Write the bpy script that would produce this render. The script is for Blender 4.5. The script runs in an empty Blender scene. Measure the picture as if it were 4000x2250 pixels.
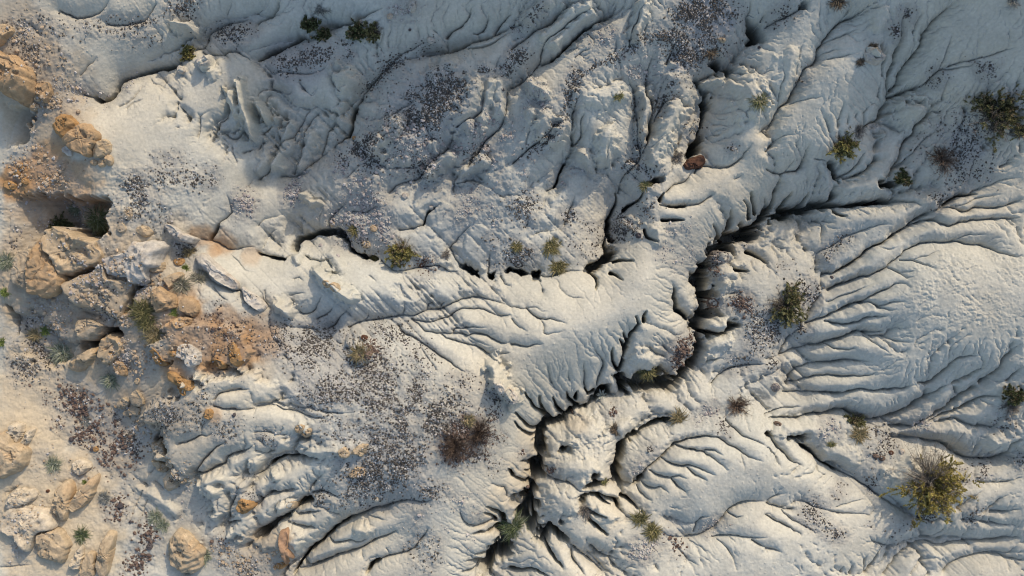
import bpy, math, random
import numpy as np

# ------------------------------------------------------------------ camera, sky, sun, exposure
PX = 155.3                      # picture pixels (of 4000) per metre at height zero
CAM_H = 22.0
SUN_AZ = 31.0                   # degrees clockwise from picture-up
SUN_EL = 33.0
SC = bpy.context.scene
COL = SC.collection

cam_data = bpy.data.cameras.new("camera")
cam = bpy.data.objects.new("camera", cam_data)
COL.objects.link(cam)
cam.location = (0, 0, CAM_H)
cam.rotation_euler = (0, 0, 0)
cam_data.sensor_width = 36.0
cam_data.lens = 36.0 * CAM_H / (4000.0 / PX)
cam_data.clip_start = 0.1
cam_data.clip_end = 2000
SC.camera = cam

world = bpy.data.worlds.new("World")
SC.world = world
world.use_nodes = True
wn = world.node_tree
bg = wn.nodes.get("Background") or wn.nodes.new("ShaderNodeBackground")
wo = wn.nodes.get("World Output") or wn.nodes.new("ShaderNodeOutputWorld")
sky = wn.nodes.new("ShaderNodeTexSky")
sky.sky_type = 'NISHITA'
sky.sun_disc = False
sky.sun_elevation = math.radians(SUN_EL)
sky.sun_rotation = math.radians(SUN_AZ)
sky.air_density = 1.0
sky.dust_density = 2.0
sky.ozone_density = 1.0
wn.links.new(sky.outputs[0], bg.inputs[0])
wn.links.new(bg.outputs[0], wo.inputs[0])
bg.inputs[1].default_value = 0.15

sun_data = bpy.data.lights.new("sun", 'SUN')
sun_data.energy = 2.0
sun_data.angle = math.radians(1.0)
sun_data.color = (1.0, 0.835, 0.65)
sun = bpy.data.objects.new("sun", sun_data)
COL.objects.link(sun)
sun.location = (10, 16, 30)
sun.rotation_euler = (math.radians(90 - SUN_EL), 0, math.radians(180 - SUN_AZ) - math.pi * 0)
# a sun lamp shines along its -Z; aim it from the north-east of the picture
from mathutils import Vector
sdir = Vector((math.sin(math.radians(SUN_AZ)) * math.cos(math.radians(SUN_EL)),
               math.cos(math.radians(SUN_AZ)) * math.cos(math.radians(SUN_EL)),
               math.sin(math.radians(SUN_EL))))
sun.rotation_euler = sdir.to_track_quat('Z', 'Y').to_euler()

SC.view_settings.view_transform = 'Standard'
SC.view_settings.look = 'None'
SC.view_settings.exposure = 0.51
SC.view_settings.gamma = 1.0
SC.view_settings.use_curve_mapping = False
try:
    SC.render.engine = 'CYCLES'
    SC.cycles.filter_width = 1.05
except Exception:
    pass
# channel traces per picture tile: R soft rill, S sharp rill, G open gully, P ridge or knob (P width,height-in-cm)
LINES = {
(0,0): """
S60 1460,370 1500,360 1535,330 1560,260 1620,210 1690,170 1730,160 1880,140 1932,130
R45 1720,160 1715,100 1740,50 1760,0
G9 680,720 740,750 790,745 845,700 870,650 900,605 960,580 1050,550 1150,520 1240,505 1310,500
S70 600,700 680,720 740,750 790,745 845,700 870,650 900,605 960,580 1050,550 1150,520 1240,505 1310,500 1340,480 1400,430 1460,370
S60 1510,380 1540,400 1600,405 1660,400 1720,375 1760,375 1830,420 1880,450 1932,460
S60 430,75 500,90 560,120 640,110 720,90 790,50 820,0
S60 780,160 860,175 920,170 1000,155 1090,135 1120,90 1150,45 1180,10
R45 1480,1030 1500,930 1500,880 1540,850 1600,830
S70 1580,1050 1590,980 1640,910 1690,870 1710,780 1740,700 1800,640
S55 1670,1000 1720,1035 1790,1020 1825,950 1830,870
R50 1770,1220 1735,1130 1740,1040
S50 1820,1140 1880,1125 1932,1115
S45 1925,850 1905,800 1900,740
P50,42 1545,480 1548,490
P40,40 1330,210 1450,220 1490,270
P45,52 1760,720 1790,830
P45,55 1830,650 1860,800 1900,930 1925,1050
P40,20 1370,530 1372,534
P40,20 1600,560 1605,566
R40 1250,870 1300,870 1330,800 1340,750
R40 940,820 1000,770 1080,750
R40 1420,880 1340,790
R45 1860,1400 1900,1340 1932,1310
R50 880,800 930,780 1000,740 1080,640 1130,600
R40 1130,600 1150,630 1200,640 1230,660 1290,660
R40 230,200 280,240 330,280
R40 600,560 660,500 740,430
""",
(1,0): """
P60,30 1780,650 1700,900
P80,33 1050,950 900,1120
P70,36 1450,1180 1300,1330
P70,36 1700,1220 1560,1330
P65,33 250,950 150,1250
P60,33 420,1000 330,1250
P55,18 90,1200 20,1290
S70 0,170 60,130 115,100 150,50 170,0
S80 0,435 60,410 130,375 220,330 300,290 350,260 400,285 450,290
G8 0,435 60,410 130,375 220,330 300,290 350,260
S60 540,200 580,190 640,165 700,165 750,150 770,130 820,100 880,80 960,60
R50 60,480 110,540 200,545 300,550 400,550 480,530 560,480
S70 590,1100 640,1050 690,990 715,930 715,850 740,790 780,730 810,680 860,630 890,580 950,530 1010,480
G6 640,1050 690,990 715,930 715,850 740,790
R50 1010,480 1050,430 1130,380 1230,330 1330,280
S60 0,1340 70,1300 125,1230 140,1140 170,1080 240,1050 290,1000 340,910 370,850 410,790
S50 170,1080 160,1000 180,930 200,860
S60 270,1310 300,1250 330,1150 350,1050 370,980 400,900 450,840 490,810
S60 480,1160 510,1060 530,980 580,910 600,820
S50 10,1110 20,1080 80,1065
S45 30,1000 100,940 90,900
S55 180,1330 270,1330 380,1260 480,1175 590,1110
R45 330,610 350,660 430,720
R45 560,560 570,630 640,690 720,710
P110,24 700,600 720,620
P40,55 40,800 80,890
P34,45 155,890 157,893
P32,42 215,920 217,922
P70,18 660,840 640,960 560,1080
S60 1520,960 1600,910 1700,850 1710,780 1720,700
P110,32 1650,690 1620,800 1570,900
S60 1600,1260 1650,1180 1700,1100 1740,1040 1830,980 1850,950 1880,880 1885,780 1895,680 1890,620
P70,26 1850,640 1850,850
S60 1000,1449 1050,1400 1130,1370 1220,1340 1250,1300 1340,1210 1440,1120 1480,1020 1520,950
R50 1510,1340 1540,1300 1580,1285
S50 1520,1375 1600,1370 1640,1360 1700,1375 1750,1350
S50 1490,1449 1500,1350 1540,1300
S45 1440,260 1480,220 1560,170 1600,120 1620,60 1640,30
S45 1640,240 1700,230 1740,170 1765,100
S45 1800,250 1830,190 1880,130 1932,90
S60 1300,400 1440,385 1560,345 1640,305 1760,270 1932,200
S45 1600,360 1700,345 1800,310 1880,260 1932,230
R40 1800,540 1820,470 1840,420
R40 0,720 40,670 110,660 180,680 240,690
R35 270,990 280,920 300,850 310,800
R40 1000,880 1080,820 1170,770 1250,690
R40 900,1100 960,1040 1040,1000 1130,930
R40 1330,1130 1320,1040 1280,960 1290,880
R45 820,1290 850,1200 900,1120
R45 680,1340 760,1260 820,1220
R45 0,90 60,60
P60,22 1480,470 1400,520 1330,570
P30,14 1330,1080 1360,1160
""",
(2,0): """
P80,30 600,120 480,200 330,330
P80,30 560,60 420,150 280,270
P70,27 250,20 120,150
P60,30 980,60 930,250
P60,30 1000,700 1000,850 970,1000
P90,36 1230,800 1150,1000 1050,1180
P90,36 720,1000 700,1200
P60,36 420,950 330,1080
P70,36 130,640 230,700
S60 0,355 90,285 170,225 220,190 290,160 330,110 370,70 430,40 490,0
S60 165,530 210,460 225,390 230,340 270,290 330,240 400,190 460,140 540,100 600,60 680,0
S75 220,480 300,440 360,390 420,330 480,265 540,220 600,180 680,130 760,80 790,20 800,0
G6 300,440 360,390 420,330 480,265 540,220 600,180 680,130
S60 0,650 60,620 130,570 165,530 220,480
R45 0,200 60,180 140,130 200,60 240,10
S45 890,320 910,230 940,160 960,90 1010,30 1030,0
R40 780,380 790,310 800,270
S60 810,1449 830,1340 880,1290 940,1240 970,1190 960,1100 950,1000 950,880 935,800 935,720 920,660 890,620 870,560
S55 985,1150 1010,1090 1045,990 1050,920 1060,830 1060,750 1015,720 1010,670 1020,560 1060,450 1080,380
G5 1010,1090 1045,990 1050,920
S50 1085,900 1110,840 1150,770 1240,760 1320,730
R45 1050,920 1080,820 1110,720 1160,600 1210,530
S50 470,1090 455,1010 455,900 480,780 530,700
P100,18 540,730 680,740 800,720
S45 480,1080 530,1000 520,900 550,830
R40 1100,1060 1110,1050 1160,1020
G30 1820,300 1840,270 1830,200 1800,150
G22 1660,520 1610,530 1560,500 1545,430
G12 1405,590 1420,600
G28 1475,790 1465,740 1470,680
G28 1350,1160 1380,1130 1410,1060 1420,1000
S70 1360,1160 1410,1060 1430,960 1450,880 1470,790 1460,680 1415,600 1500,560 1600,530
G9 1360,1160 1410,1060 1430,960 1450,880 1470,790 1460,680 1415,600
S55 1390,1300 1440,1250 1600,1260 1660,1250 1720,1210 1770,1150 1810,1080
S50 1170,1449 1230,1390 1310,1370 1360,1300 1390,1270
G24 1035,1395 1080,1365 1130,1340
S50 270,1430 320,1410 345,1370 360,1290 400,1220 440,1160 460,1130
G5 320,1410 345,1370 360,1290 400,1220
R40 270,1430 260,1360
R40 390,1200 390,1110
R40 640,1290 640,1200 660,1140
R40 770,1380 720,1290 715,1200 730,1080 760,980
R45 800,1449 780,1380 740,1330
S50 0,1230 60,1180 130,1120 200,1060 270,1000 340,930
P60,20 140,860 142,864
R40 1650,540 1720,560 1850,545
P80,26 1540,600 1542,604
P70,20 1650,640 1720,660
R40 1480,1030 1560,1020 1620,990
S45 1780,130 1810,60 1800,0
S45 1890,150 1932,90
R35 1870,90 1860,40
R40 1690,1350 1750,1320
R40 1880,1000 1932,950
P60,24 240,880 220,1020
P50,20 330,1090 380,1080
P60,20 510,1150 580,1220 620,1290
R40 1000,250 1010,190 1050,130
R40 560,230 620,280 600,360
R40 480,420 540,370 600,350
S45 1180,480 1210,380 1240,300
R40 1040,1120 1110,1070 1200,1010
R40 110,1120 110,1050 160,960
R45 1800,100 1850,130
P130,20 1240,640 1300,700
P70,20 1000,1180 900,1300
P140,24 1750,640 1800,740
""",
(3,0): """
S60 0,200 60,160 150,110 210,80 260,40 340,0
G20 262,40 290,22
S55 0,990 30,930 70,860 110,800 170,750 200,690 230,620 260,560 280,510 350,470 375,430 395,350 430,320 450,280 500,220 580,140 640,120 700,80 760,30 780,0
R35 580,140 620,80 650,20
R40 450,310 540,270 620,240 700,200
R32 380,410 480,380 560,370
R32 450,440 600,410 700,390
R40 90,790 90,680 120,580 110,480 110,380
R35 220,640 215,540 240,420 280,300
R38 90,800 200,770 320,740 420,720
S45 940,680 930,620 930,560 960,500 990,440 1000,370 1030,300 1030,200 1040,120 1080,30
S55 960,660 1020,600 1030,540 1070,470 1120,410 1170,360 1200,290 1210,230 1250,170 1300,110 1350,60 1410,0
S55 950,710 1020,690 1100,660 1200,630 1250,590 1290,540 1340,510 1430,500 1520,490 1580,460
R40 1330,510 1400,475 1480,450 1560,440 1700,400 1900,340
S55 720,970 750,940 820,905 870,870 890,800 930,750 940,690
R38 740,930 740,850 770,800 840,760
R32 540,950 560,850 580,770
R32 610,930 620,850
R32 670,880 680,830
R40 470,1000 460,950 430,870
S45 950,1320 980,1260 1020,1170 1040,1080 1130,990 1140,940 1190,900 1240,860 1300,790
P130,26 1020,850 1100,850
R38 880,930 960,970 1060,1000
G30 545,1330 530,1270 500,1215
S60 560,1330 640,1290 700,1220 750,1130
S50 600,1345 680,1320 760,1280 860,1180
G26 885,1390 950,1390 1010,1370
S50 0,1270 50,1300 110,1310 150,1290 180,1230 210,1180
S50 60,1449 100,1370 110,1310
S50 150,1290 230,1280 270,1220 300,1130 320,1060
R38 0,1130 60,1060 150,1010 220,1030
R38 360,1190 470,1205
R42 1550,1449 1700,1390 1800,1350 1932,1340
R38 1780,1250 1900,1200
P40,26 800,390 830,440
P90,14 180,420 130,640
P60,14 880,90 820,200
R38 1330,500 1360,400 1390,310 1400,230
R38 880,560 900,420 920,340
R38 1110,230 1140,150 1180,80
R38 1000,1250 1100,1150 1180,1060 1290,980
R40 560,1300 480,1260
R32 870,330 880,420 910,560
R32 850,720 860,620 880,540
R36 20,640 60,720 90,780
R36 1350,740 1360,640 1390,560
""",
(0,1): """
S60 1500,350 1570,360 1640,380 1700,420 1780,425 1850,410 1932,420
S55 1580,350 1620,270 1640,220 1700,180 1730,150 1720,60 1700,0
G7 1560,355 1600,300 1625,240
S50 1490,590 1540,620 1580,680 1680,720 1740,745 1800,740 1850,830 1932,900
R40 1600,720 1650,780 1730,830
R40 1730,470 1790,520 1830,580 1932,610
G25 890,1060 830,1040 760,1090
G28 640,1170 720,1130 750,1090
G12 500,640 600,620 680,600 740,575
G10 980,800 1000,740 1060,700 1140,680
G9 940,920 970,860 980,800
R50 90,950 60,870 0,830
S50 120,1080 90,960 60,880
R50 830,1020 850,980 920,940
R55 640,900 800,980 830,1040
""",
(1,1): """
G15 300,445 287,400 320,350 390,325 450,298 540,300 620,300 660,340
G12 660,340 690,390 710,430 770,465 850,490 910,500
S70 300,440 290,390 320,350 390,325 450,300 540,300 620,300 660,340 690,390 710,430 770,465 850,490 940,520
S60 0,455 80,490 130,500 210,505 270,460 295,440
G6 0,455 80,490 130,500 210,505
S50 360,480 400,510 470,525 540,515 600,500
S45 540,520 560,570 570,610 640,640
S50 550,280 550,220 580,170 640,110 690,60
R42 0,250 60,200 140,180 200,150
R42 50,420 70,350 130,290 200,250
R40 320,300 325,220 350,150
R40 470,280 480,190 500,100
P42,34 370,30 375,40
P42,34 440,90 470,80
S55 1080,280 1150,270 1250,245 1275,190 1290,150 1350,110 1390,70
G7 1250,245 1275,190 1290,150 1350,110
S42 720,150 770,150 830,150 880,120 940,100
G15 1550,560 1610,590 1670,630 1690,645
S50 1550,560 1500,510 1480,450 1460,420 1520,350 1560,290 1620,240
G20 1760,620 1780,645 1800,620
S45 1755,610 1755,520 1770,450
G18 1890,595 1932,575
S55 940,520 1010,580 1100,600 1250,570 1380,560 1480,600 1560,600
P60,46 470,600 560,680 620,730 720,800
S55 540,1040 600,990 640,930 700,880
S50 700,1030 760,990 820,970 840,940 850,880
S65 820,970 900,965 980,945 1060,930 1110,930 1180,940 1240,910 1290,890 1360,890 1440,860 1500,830 1560,810 1620,800 1720,800 1800,820 1880,850 1932,870
S42 1100,930 1120,880 1120,840
S42 1280,890 1290,850 1330,830
S40 1380,880 1400,850 1440,820
S60 1170,960 1240,980 1320,980 1400,960 1470,930 1510,895 1580,885 1660,890 1720,885 1800,920 1850,940 1932,930
S60 1170,960 1220,1000 1270,1050 1340,1070 1420,1070 1500,1075 1580,1080 1660,1070 1740,1080 1780,1110 1860,1140 1932,1130
S40 1480,1070 1490,1040 1560,1030 1650,1020 1750,1020
S55 1400,1080 1430,1110 1510,1130 1600,1160 1680,1180 1760,1230 1830,1290 1870,1330 1932,1340
R45 1580,1080 1620,1110 1700,1140 1790,1170
R40 1840,1220 1932,1210
S55 1080,1010 1100,1060 1170,1080 1210,1120 1290,1170 1350,1210 1450,1280 1540,1340 1600,1380
R42 1220,1140 1260,1220 1330,1300 1380,1370
S50 320,910 380,920 440,890 480,800 500,770
S45 460,960 530,920 590,860
P50,36 170,850 260,910
R38 60,740 70,820 110,850
R38 280,660 320,645 370,680
R38 250,780 310,770 380,770
R48 200,1000 260,1020 340,1020 440,1035 540,1045
R50 600,1130 650,1150 690,1050
P110,26 790,1200 800,1205
R42 1090,710 1110,790 1190,830
R42 1170,690 1220,790 1240,820
P70,40 1780,1300 1830,1400
P60,26 300,490 330,470
P70,20 580,470 640,560
R40 1600,620 1640,700 1700,720
S40 1850,640 1880,690 1932,720
P120,12 1660,720 1760,700
R40 1100,640 1130,690
R35 860,640 920,680
P60,20 1330,560 1400,540
""",
(2,1): """
G16 720,300 725,240 740,180
S50 720,300 740,180 790,80 790,0
G9 730,300 750,360 780,375
G28 570,600 620,570 690,530 740,500 740,440
S60 730,460 700,400 730,320
G33 150,600 190,615 180,650
G14 0,580 50,600 110,610
S60 0,590 100,610 190,620 280,640 420,600 560,600
S45 590,610 640,660 650,700 640,740
S42 740,610 790,630 830,660
S40 770,520 850,510 910,520
R38 180,660 225,720 230,810
R42 230,640 340,660 370,740 430,790 500,805 580,800
R48 0,870 60,880 110,880 180,875 230,905 290,910
S45 110,880 150,920 220,965 290,960 350,980 420,995
R42 220,965 245,1010 250,1070 340,1070 410,1040
R42 0,960 50,1020 120,1060
S45 0,1150 100,1170 170,1150 240,1145
G30 800,1400 1000,1460 1200,1460 1290,1380 1390,1260 1420,1150 1420,1030 1450,900 1430,760 1460,620 1500,480
G44 1510,450 1560,420 1620,400 1700,350 1750,320 1820,270 1880,200 1932,120
G22 1450,650 1470,590 1490,500
G16 1380,640 1410,690 1440,680
G32 1420,730 1470,760 1540,780
G44 1440,880 1490,920 1540,910
G24 1370,960 1400,1020 1440,1050 1530,1065 1600,1065 1640,1040 1700,1000
G26 1390,1250 1400,1200 1400,1130
G32 1270,1420 1290,1350
G14 1120,1400 1130,1330
G40 790,1395 850,1430 1000,1449 1240,1440
S55 1340,970 1310,930 1250,890 1245,840 1230,770 1225,720 1200,660
G7 1340,970 1310,930 1250,890 1245,840 1230,770 1225,720
S50 1400,700 1380,660 1350,600
R40 1230,770 1170,760
R40 1250,890 1180,870
S50 1590,370 1560,280 1530,240
S50 1640,300 1670,180 1660,130
S50 1800,190 1790,90 1760,60
S50 1840,150 1830,60 1810,0
S50 1500,470 1470,450
S45 1450,590 1430,540
S55 1120,90 1190,100 1260,110 1330,100 1420,85 1500,30 1540,0
G6 1190,100 1260,110 1330,100
S48 1140,215 1200,210 1300,210
S45 850,130 910,90 970,50 990,0
R40 230,100 260,30 280,0
S42 400,250 430,150 470,60 490,10
R40 100,260 130,210
R38 160,330 220,300 300,290 370,280
S50 900,1080 940,1030 960,1000 940,940
G8 830,1340 845,1290 850,1220 870,1150 900,1080
S55 830,1340 845,1290 850,1220 870,1150 900,1080 880,1000
S45 870,1110 850,1060
S50 820,1350 790,1310 770,1240 760,1180
S55 650,1470 660,1400 690,1340 700,1280 660,1230 630,1170
S50 550,1470 545,1350 540,1270
S42 850,1160 820,1110
R42 300,1449 280,1370 250,1300
R40 430,1420 420,1350
S42 1000,980 1010,900
R42 1150,1240 1100,1220 1060,1190 1040,1130
R40 1170,1190 1130,1130
R36 980,1200 990,1150
P110,22 1020,1270 1025,1275
P90,30 1590,690 1595,695
P70,30 1480,1010 1580,1000
S40 1680,590 1780,600
S42 1780,450 1870,490 1932,540
R30 1440,1280 1540,1260 1640,1260
S60 1520,1449 1560,1400 1640,1340 1720,1310 1820,1310 1932,1300
P60,22 1580,480 1620,470
P70,24 1600,610 1660,600
P50,16 960,310 1080,290 1100,370
P80,22 850,250 870,260
S42 1000,290 1030,340 1100,380
S40 230,760 230,720
S45 1120,60 1150,10
S40 1430,640 1350,610
R40 1690,760 1640,780 1560,760
P80,22 1480,1180 1560,1130
S40 1720,1000 1660,1020
""",
(3,1): """
G24 0,180 60,170 140,150 230,140 330,110 400,90 520,100
G13 480,100 640,90 760,80 860,75 960,75
S65 400,100 640,90 760,80 860,75 960,75 1060,65 1130,80 1180,100
G20 500,60 530,20 510,0
S50 0,150 50,80 60,0
S50 110,140 150,60 180,0
S50 240,140 290,60 310,0
R42 320,190 350,220 410,235 410,300 390,400 385,460
R40 420,220 520,230
S42 490,120 530,160 600,175
S60 440,625 520,610 590,575 650,540 730,490 760,450 810,415 880,390 940,350 1000,310 1080,270 1120,220 1200,170 1350,110
G5 590,575 650,540 730,490 760,450 810,415 880,390 940,350 1000,310
S55 1350,110 1420,115 1530,135 1610,105 1740,115 1860,85 1932,60
S50 1360,90 1440,50 1470,20 1600,10
R45 1450,100 1520,80 1640,30 1780,10
S55 1110,250 1190,215 1290,200 1330,235 1410,250 1480,220 1620,205 1750,200 1932,190
S60 480,745 530,710 620,680 700,650 790,630 850,600 920,570 960,520 1020,480 1070,430 1150,400 1240,375 1350,380 1430,365 1530,390 1650,395 1720,430 1830,470 1932,490
R42 1420,360 1500,330 1600,315 1680,320
R42 870,420 930,430 1000,410
S45 1010,510 1120,520 1200,550 1290,580
R42 1130,510 1230,480 1300,450 1350,410
S45 930,575 1010,610 1060,650 1110,640
R40 1020,605 1130,600
R50 470,835 540,800 640,760 740,720 800,690 860,670
S60 300,990 400,960 460,940 520,910 590,890 660,850 740,830 790,800 860,760 940,730 980,700 1050,690 1080,720
S45 770,825 830,850 880,880 950,890
R42 870,860 940,835 1060,830
R35 400,960 405,900 410,870
S55 450,980 560,1000 630,995 720,970 790,940 900,930
S60 110,1220 180,1190 250,1170 340,1160 440,1145 500,1120 560,1110 620,1085 670,1060 720,1050 800,1060 900,1050
S45 460,1150 510,1180 580,1185 680,1180
R42 790,1090 870,1090 930,1110 1020,1140 1100,1130
R42 740,1080 790,1130 860,1180 920,1215
S65 170,1449 190,1370 230,1330 300,1310 400,1295 500,1285 620,1270 720,1275 790,1285
S60 165,1440 260,1420 360,1400 460,1390 560,1395 680,1395 760,1395 830,1360
S50 1150,1449 1250,1430 1310,1390 1360,1340 1420,1280 1500,1250 1600,1230
S55 1640,1440 1700,1390 1770,1330 1810,1260 1870,1200 1932,1140
S45 1820,1430 1880,1370 1932,1310
R34 1410,1449 1500,1410 1600,1350 1690,1300
R55 380,600 370,500 400,450 500,400 560,350 640,320 740,280 850,250 960,240
R45 410,740 410,660 440,600
S50 300,960 330,880 390,800 410,740
S50 100,1230 140,1130 200,1060 310,1000
R50 0,1260 100,1230
P120,16 60,260 140,300
P60,16 350,170 440,130
""",
(0,2): """
G12 1170,410 1230,420 1270,480 1290,520
S45 1170,400 1200,370 1210,340
S50 1500,660 1580,650 1640,610 1710,590 1720,540 1780,520 1860,500 1932,450
S48 1495,640 1530,590 1590,530 1660,460 1740,420
S45 1390,430 1470,410 1560,370 1600,380 1640,350
R42 1560,350 1560,300 1600,260
S42 1720,1010 1740,920 1780,850 1820,790
S40 1710,1060 1790,1030 1840,1020
S45 1640,110 1680,60 1760,50 1900,30
S42 1640,160 1740,185 1850,180 1932,185
R32 40,840 100,790 170,760
R32 0,1390 100,1380 240,1370
P60,12 1080,790 1200,860 1340,960
R30 1080,800 1000,960 960,1100
R30 1100,880 1060,1000 1010,1150
P40,20 1960,600 1900,720 1850,760
P50,20 1610,760 1660,800
P60,16 1700,700 1600,720
""",
(1,2): """
S50 0,170 50,160 140,160 200,195 300,210 360,240 450,260 540,260
R48 330,180 430,190 540,215 620,225 740,220
R42 120,130 220,110 300,95
R45 0,360 90,350 180,380 250,380
S60 0,690 50,670 95,620 130,580 210,550 300,545 400,560 480,580
G6 95,620 130,580 210,550 300,545
S50 0,930 60,870 110,830 150,820 260,810 320,790
R42 380,850 400,780 450,730 520,670
G11 300,930 350,890 420,880
S50 210,1020 280,950 320,910 420,875
G16 0,1150 100,1100 150,1040 230,1015
S42 420,830 490,820 560,840 640,870
S45 310,1000 380,985 440,970 490,960
S45 270,1060 330,1085 400,1090 470,1095
R42 440,930 510,940 580,990 660,1000
S65 270,1449 320,1370 380,1280 450,1240 510,1180 550,1140 620,1090 680,1040 750,1020 830,980 890,955 980,935 1040,910 1130,890 1250,900 1340,880
G7 270,1449 320,1370 380,1280 450,1240 510,1180 550,1140 620,1090 680,1040
S48 540,1190 580,1210 640,1200 720,1190 800,1200 850,1160
S60 310,1410 390,1410 450,1380 520,1350 590,1310 650,1290 720,1270 800,1250 870,1210 940,1170 1010,1140 1070,1110
S55 830,1440 870,1380 930,1345 1000,1320 1090,1290 1170,1260 1220,1210 1270,1150 1310,1080
G7 830,1449 870,1380 930,1345
R42 820,1000 880,1015 960,1030 1010,1035
R40 680,1290 730,1320
R36 980,1250 1000,1300
S50 1770,1040 1740,1060 1640,1080 1570,1050 1540,980 1530,920
S50 1850,1000 1800,960 1740,930
S45 1800,1040 1770,1000 1720,980
S45 1820,1085 1740,1120 1640,1130
R42 1890,850 1880,790 1790,760 1740,740
S40 1932,690 1900,650
S50 1800,1285 1740,1300 1660,1280
S45 1700,1390 1660,1350 1590,1340
S45 1700,1380 1640,1420 1560,1420
G44 1690,1449 1740,1370 1770,1330 1830,1300 1880,1200 1870,1080 1850,1000
P40,22 160,680 162,684
P45,22 270,910 200,930
P55,14 210,470 330,500 450,510 640,500 780,490
P36,16 340,320 380,370
P60,50 1800,-20 1870,30 1932,110
R40 0,500 80,520 180,480
R42 20,420 100,470
P60,18 780,1090 820,1110
P50,14 300,1200 310,1210
R38 1100,1290 1110,1230
""",
(2,2): """
G24 740,20 700,60 660,80
G20 520,180 480,160
G24 400,240 330,270 250,300 220,350 215,430 210,500 225,560
G12 740,40 640,110 560,170 480,180 400,240
G36 225,560 195,620 190,680 170,740
G58 80,900 150,930 100,980 130,1060 180,1120
G24 180,760 120,850 80,900
G22 420,1190 330,1120 290,1090 250,1150 180,1120
S55 680,1430 620,1370 540,1310 480,1260 420,1190
S50 590,1230 650,1290 740,1320 830,1330
G16 230,1170 260,1220
S48 280,265 210,210 150,150 100,60
S48 310,275 250,230 220,160 210,90
S48 400,240 330,170 310,100
S45 480,160 420,110 410,60
S40 480,110 490,60
S42 620,60 570,80 550,40
S50 210,330 150,340 90,290 30,220
S45 200,380 140,390 80,360 20,290
S40 190,420 150,440
S45 190,610 130,600 70,590
S45 180,690 150,680 100,660
S50 180,770 80,740 0,700
G25 980,10 1080,40 1240,20
G14 980,350 1060,310 1150,280 1220,270
G20 830,770 810,720 790,640 800,570 840,520 850,460 900,400 960,370
S60 830,770 810,720 790,640 800,570 840,520 850,460 900,400 960,370 1060,310 1150,280 1300,260
G14 800,740 760,740 640,760 560,790
G12 930,760 960,730 1000,690
G22 370,520 400,500 430,510
G13 630,730 620,705 650,690
G20 540,880 530,900
G14 365,1055 378,1055
S52 570,850 640,840 700,860 780,890 810,950 860,1000 900,1030
G8 570,850 640,840 700,860 780,890 810,950
S45 250,690 330,730 430,750 490,800 560,830
S40 650,860 690,900 740,920
S40 580,960 620,980 700,1000
S42 570,1010 600,1050 650,1090 720,1140
S60 990,690 1050,630 1100,590 1140,560 1180,510 1240,470 1300,440 1400,420 1500,405 1580,420 1640,455 1710,490 1760,530 1830,570 1900,600
S55 1250,475 1320,500 1410,515 1470,530 1540,580 1610,630 1640,660
S45 1470,515 1540,510 1600,540
S52 1140,570 1200,600 1290,630 1350,625 1420,640 1480,670 1550,690
S45 1340,650 1400,700 1480,740
S48 1050,660 1110,690 1200,715 1260,700 1330,720
S42 1210,720 1250,770 1330,830
S46 970,730 1000,770 1080,795 1130,780 1180,830
S45 950,770 980,830 1060,880
S42 830,850 890,880 960,950
S55 1620,280 1680,330 1740,380 1820,430 1932,480
R35 1730,500 1750,580 1760,660
S65 1330,1160 1420,1150 1500,1110 1560,1070 1610,1010 1650,960 1720,920 1780,900 1860,890 1932,900
S42 1380,1120 1400,1050 1440,1010 1500,1000
S50 1520,1160 1640,1155 1740,1160 1830,1175 1932,1165
R36 1650,1165 1700,1200
S45 1820,1190 1870,1220 1932,1240
S42 1640,990 1700,1020 1750,1000
R42 1550,1180 1620,1230 1670,1310 1700,1420
R45 1330,1165 1200,1150 1120,1110
S46 450,1240 460,1330 510,1400 560,1449
S42 260,1220 310,1300 380,1380
S50 0,1410 80,1420 150,1405 270,1449
R42 740,1340 800,1400 900,1449
R36 1260,1230 1330,1330 1420,1380
R36 1360,1200 1430,1250 1480,1290
R36 1090,1370 1110,1420
S40 240,1080 160,1070
S36 560,860 500,860
S42 700,760 650,760
S42 220,700 200,720
P110,20 480,340 600,350
P70,16 830,320 880,340
P120,14 430,620 560,640
P120,14 330,830 400,900
P50,18 640,810 780,830
P60,16 660,960 740,1000
""",
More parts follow.
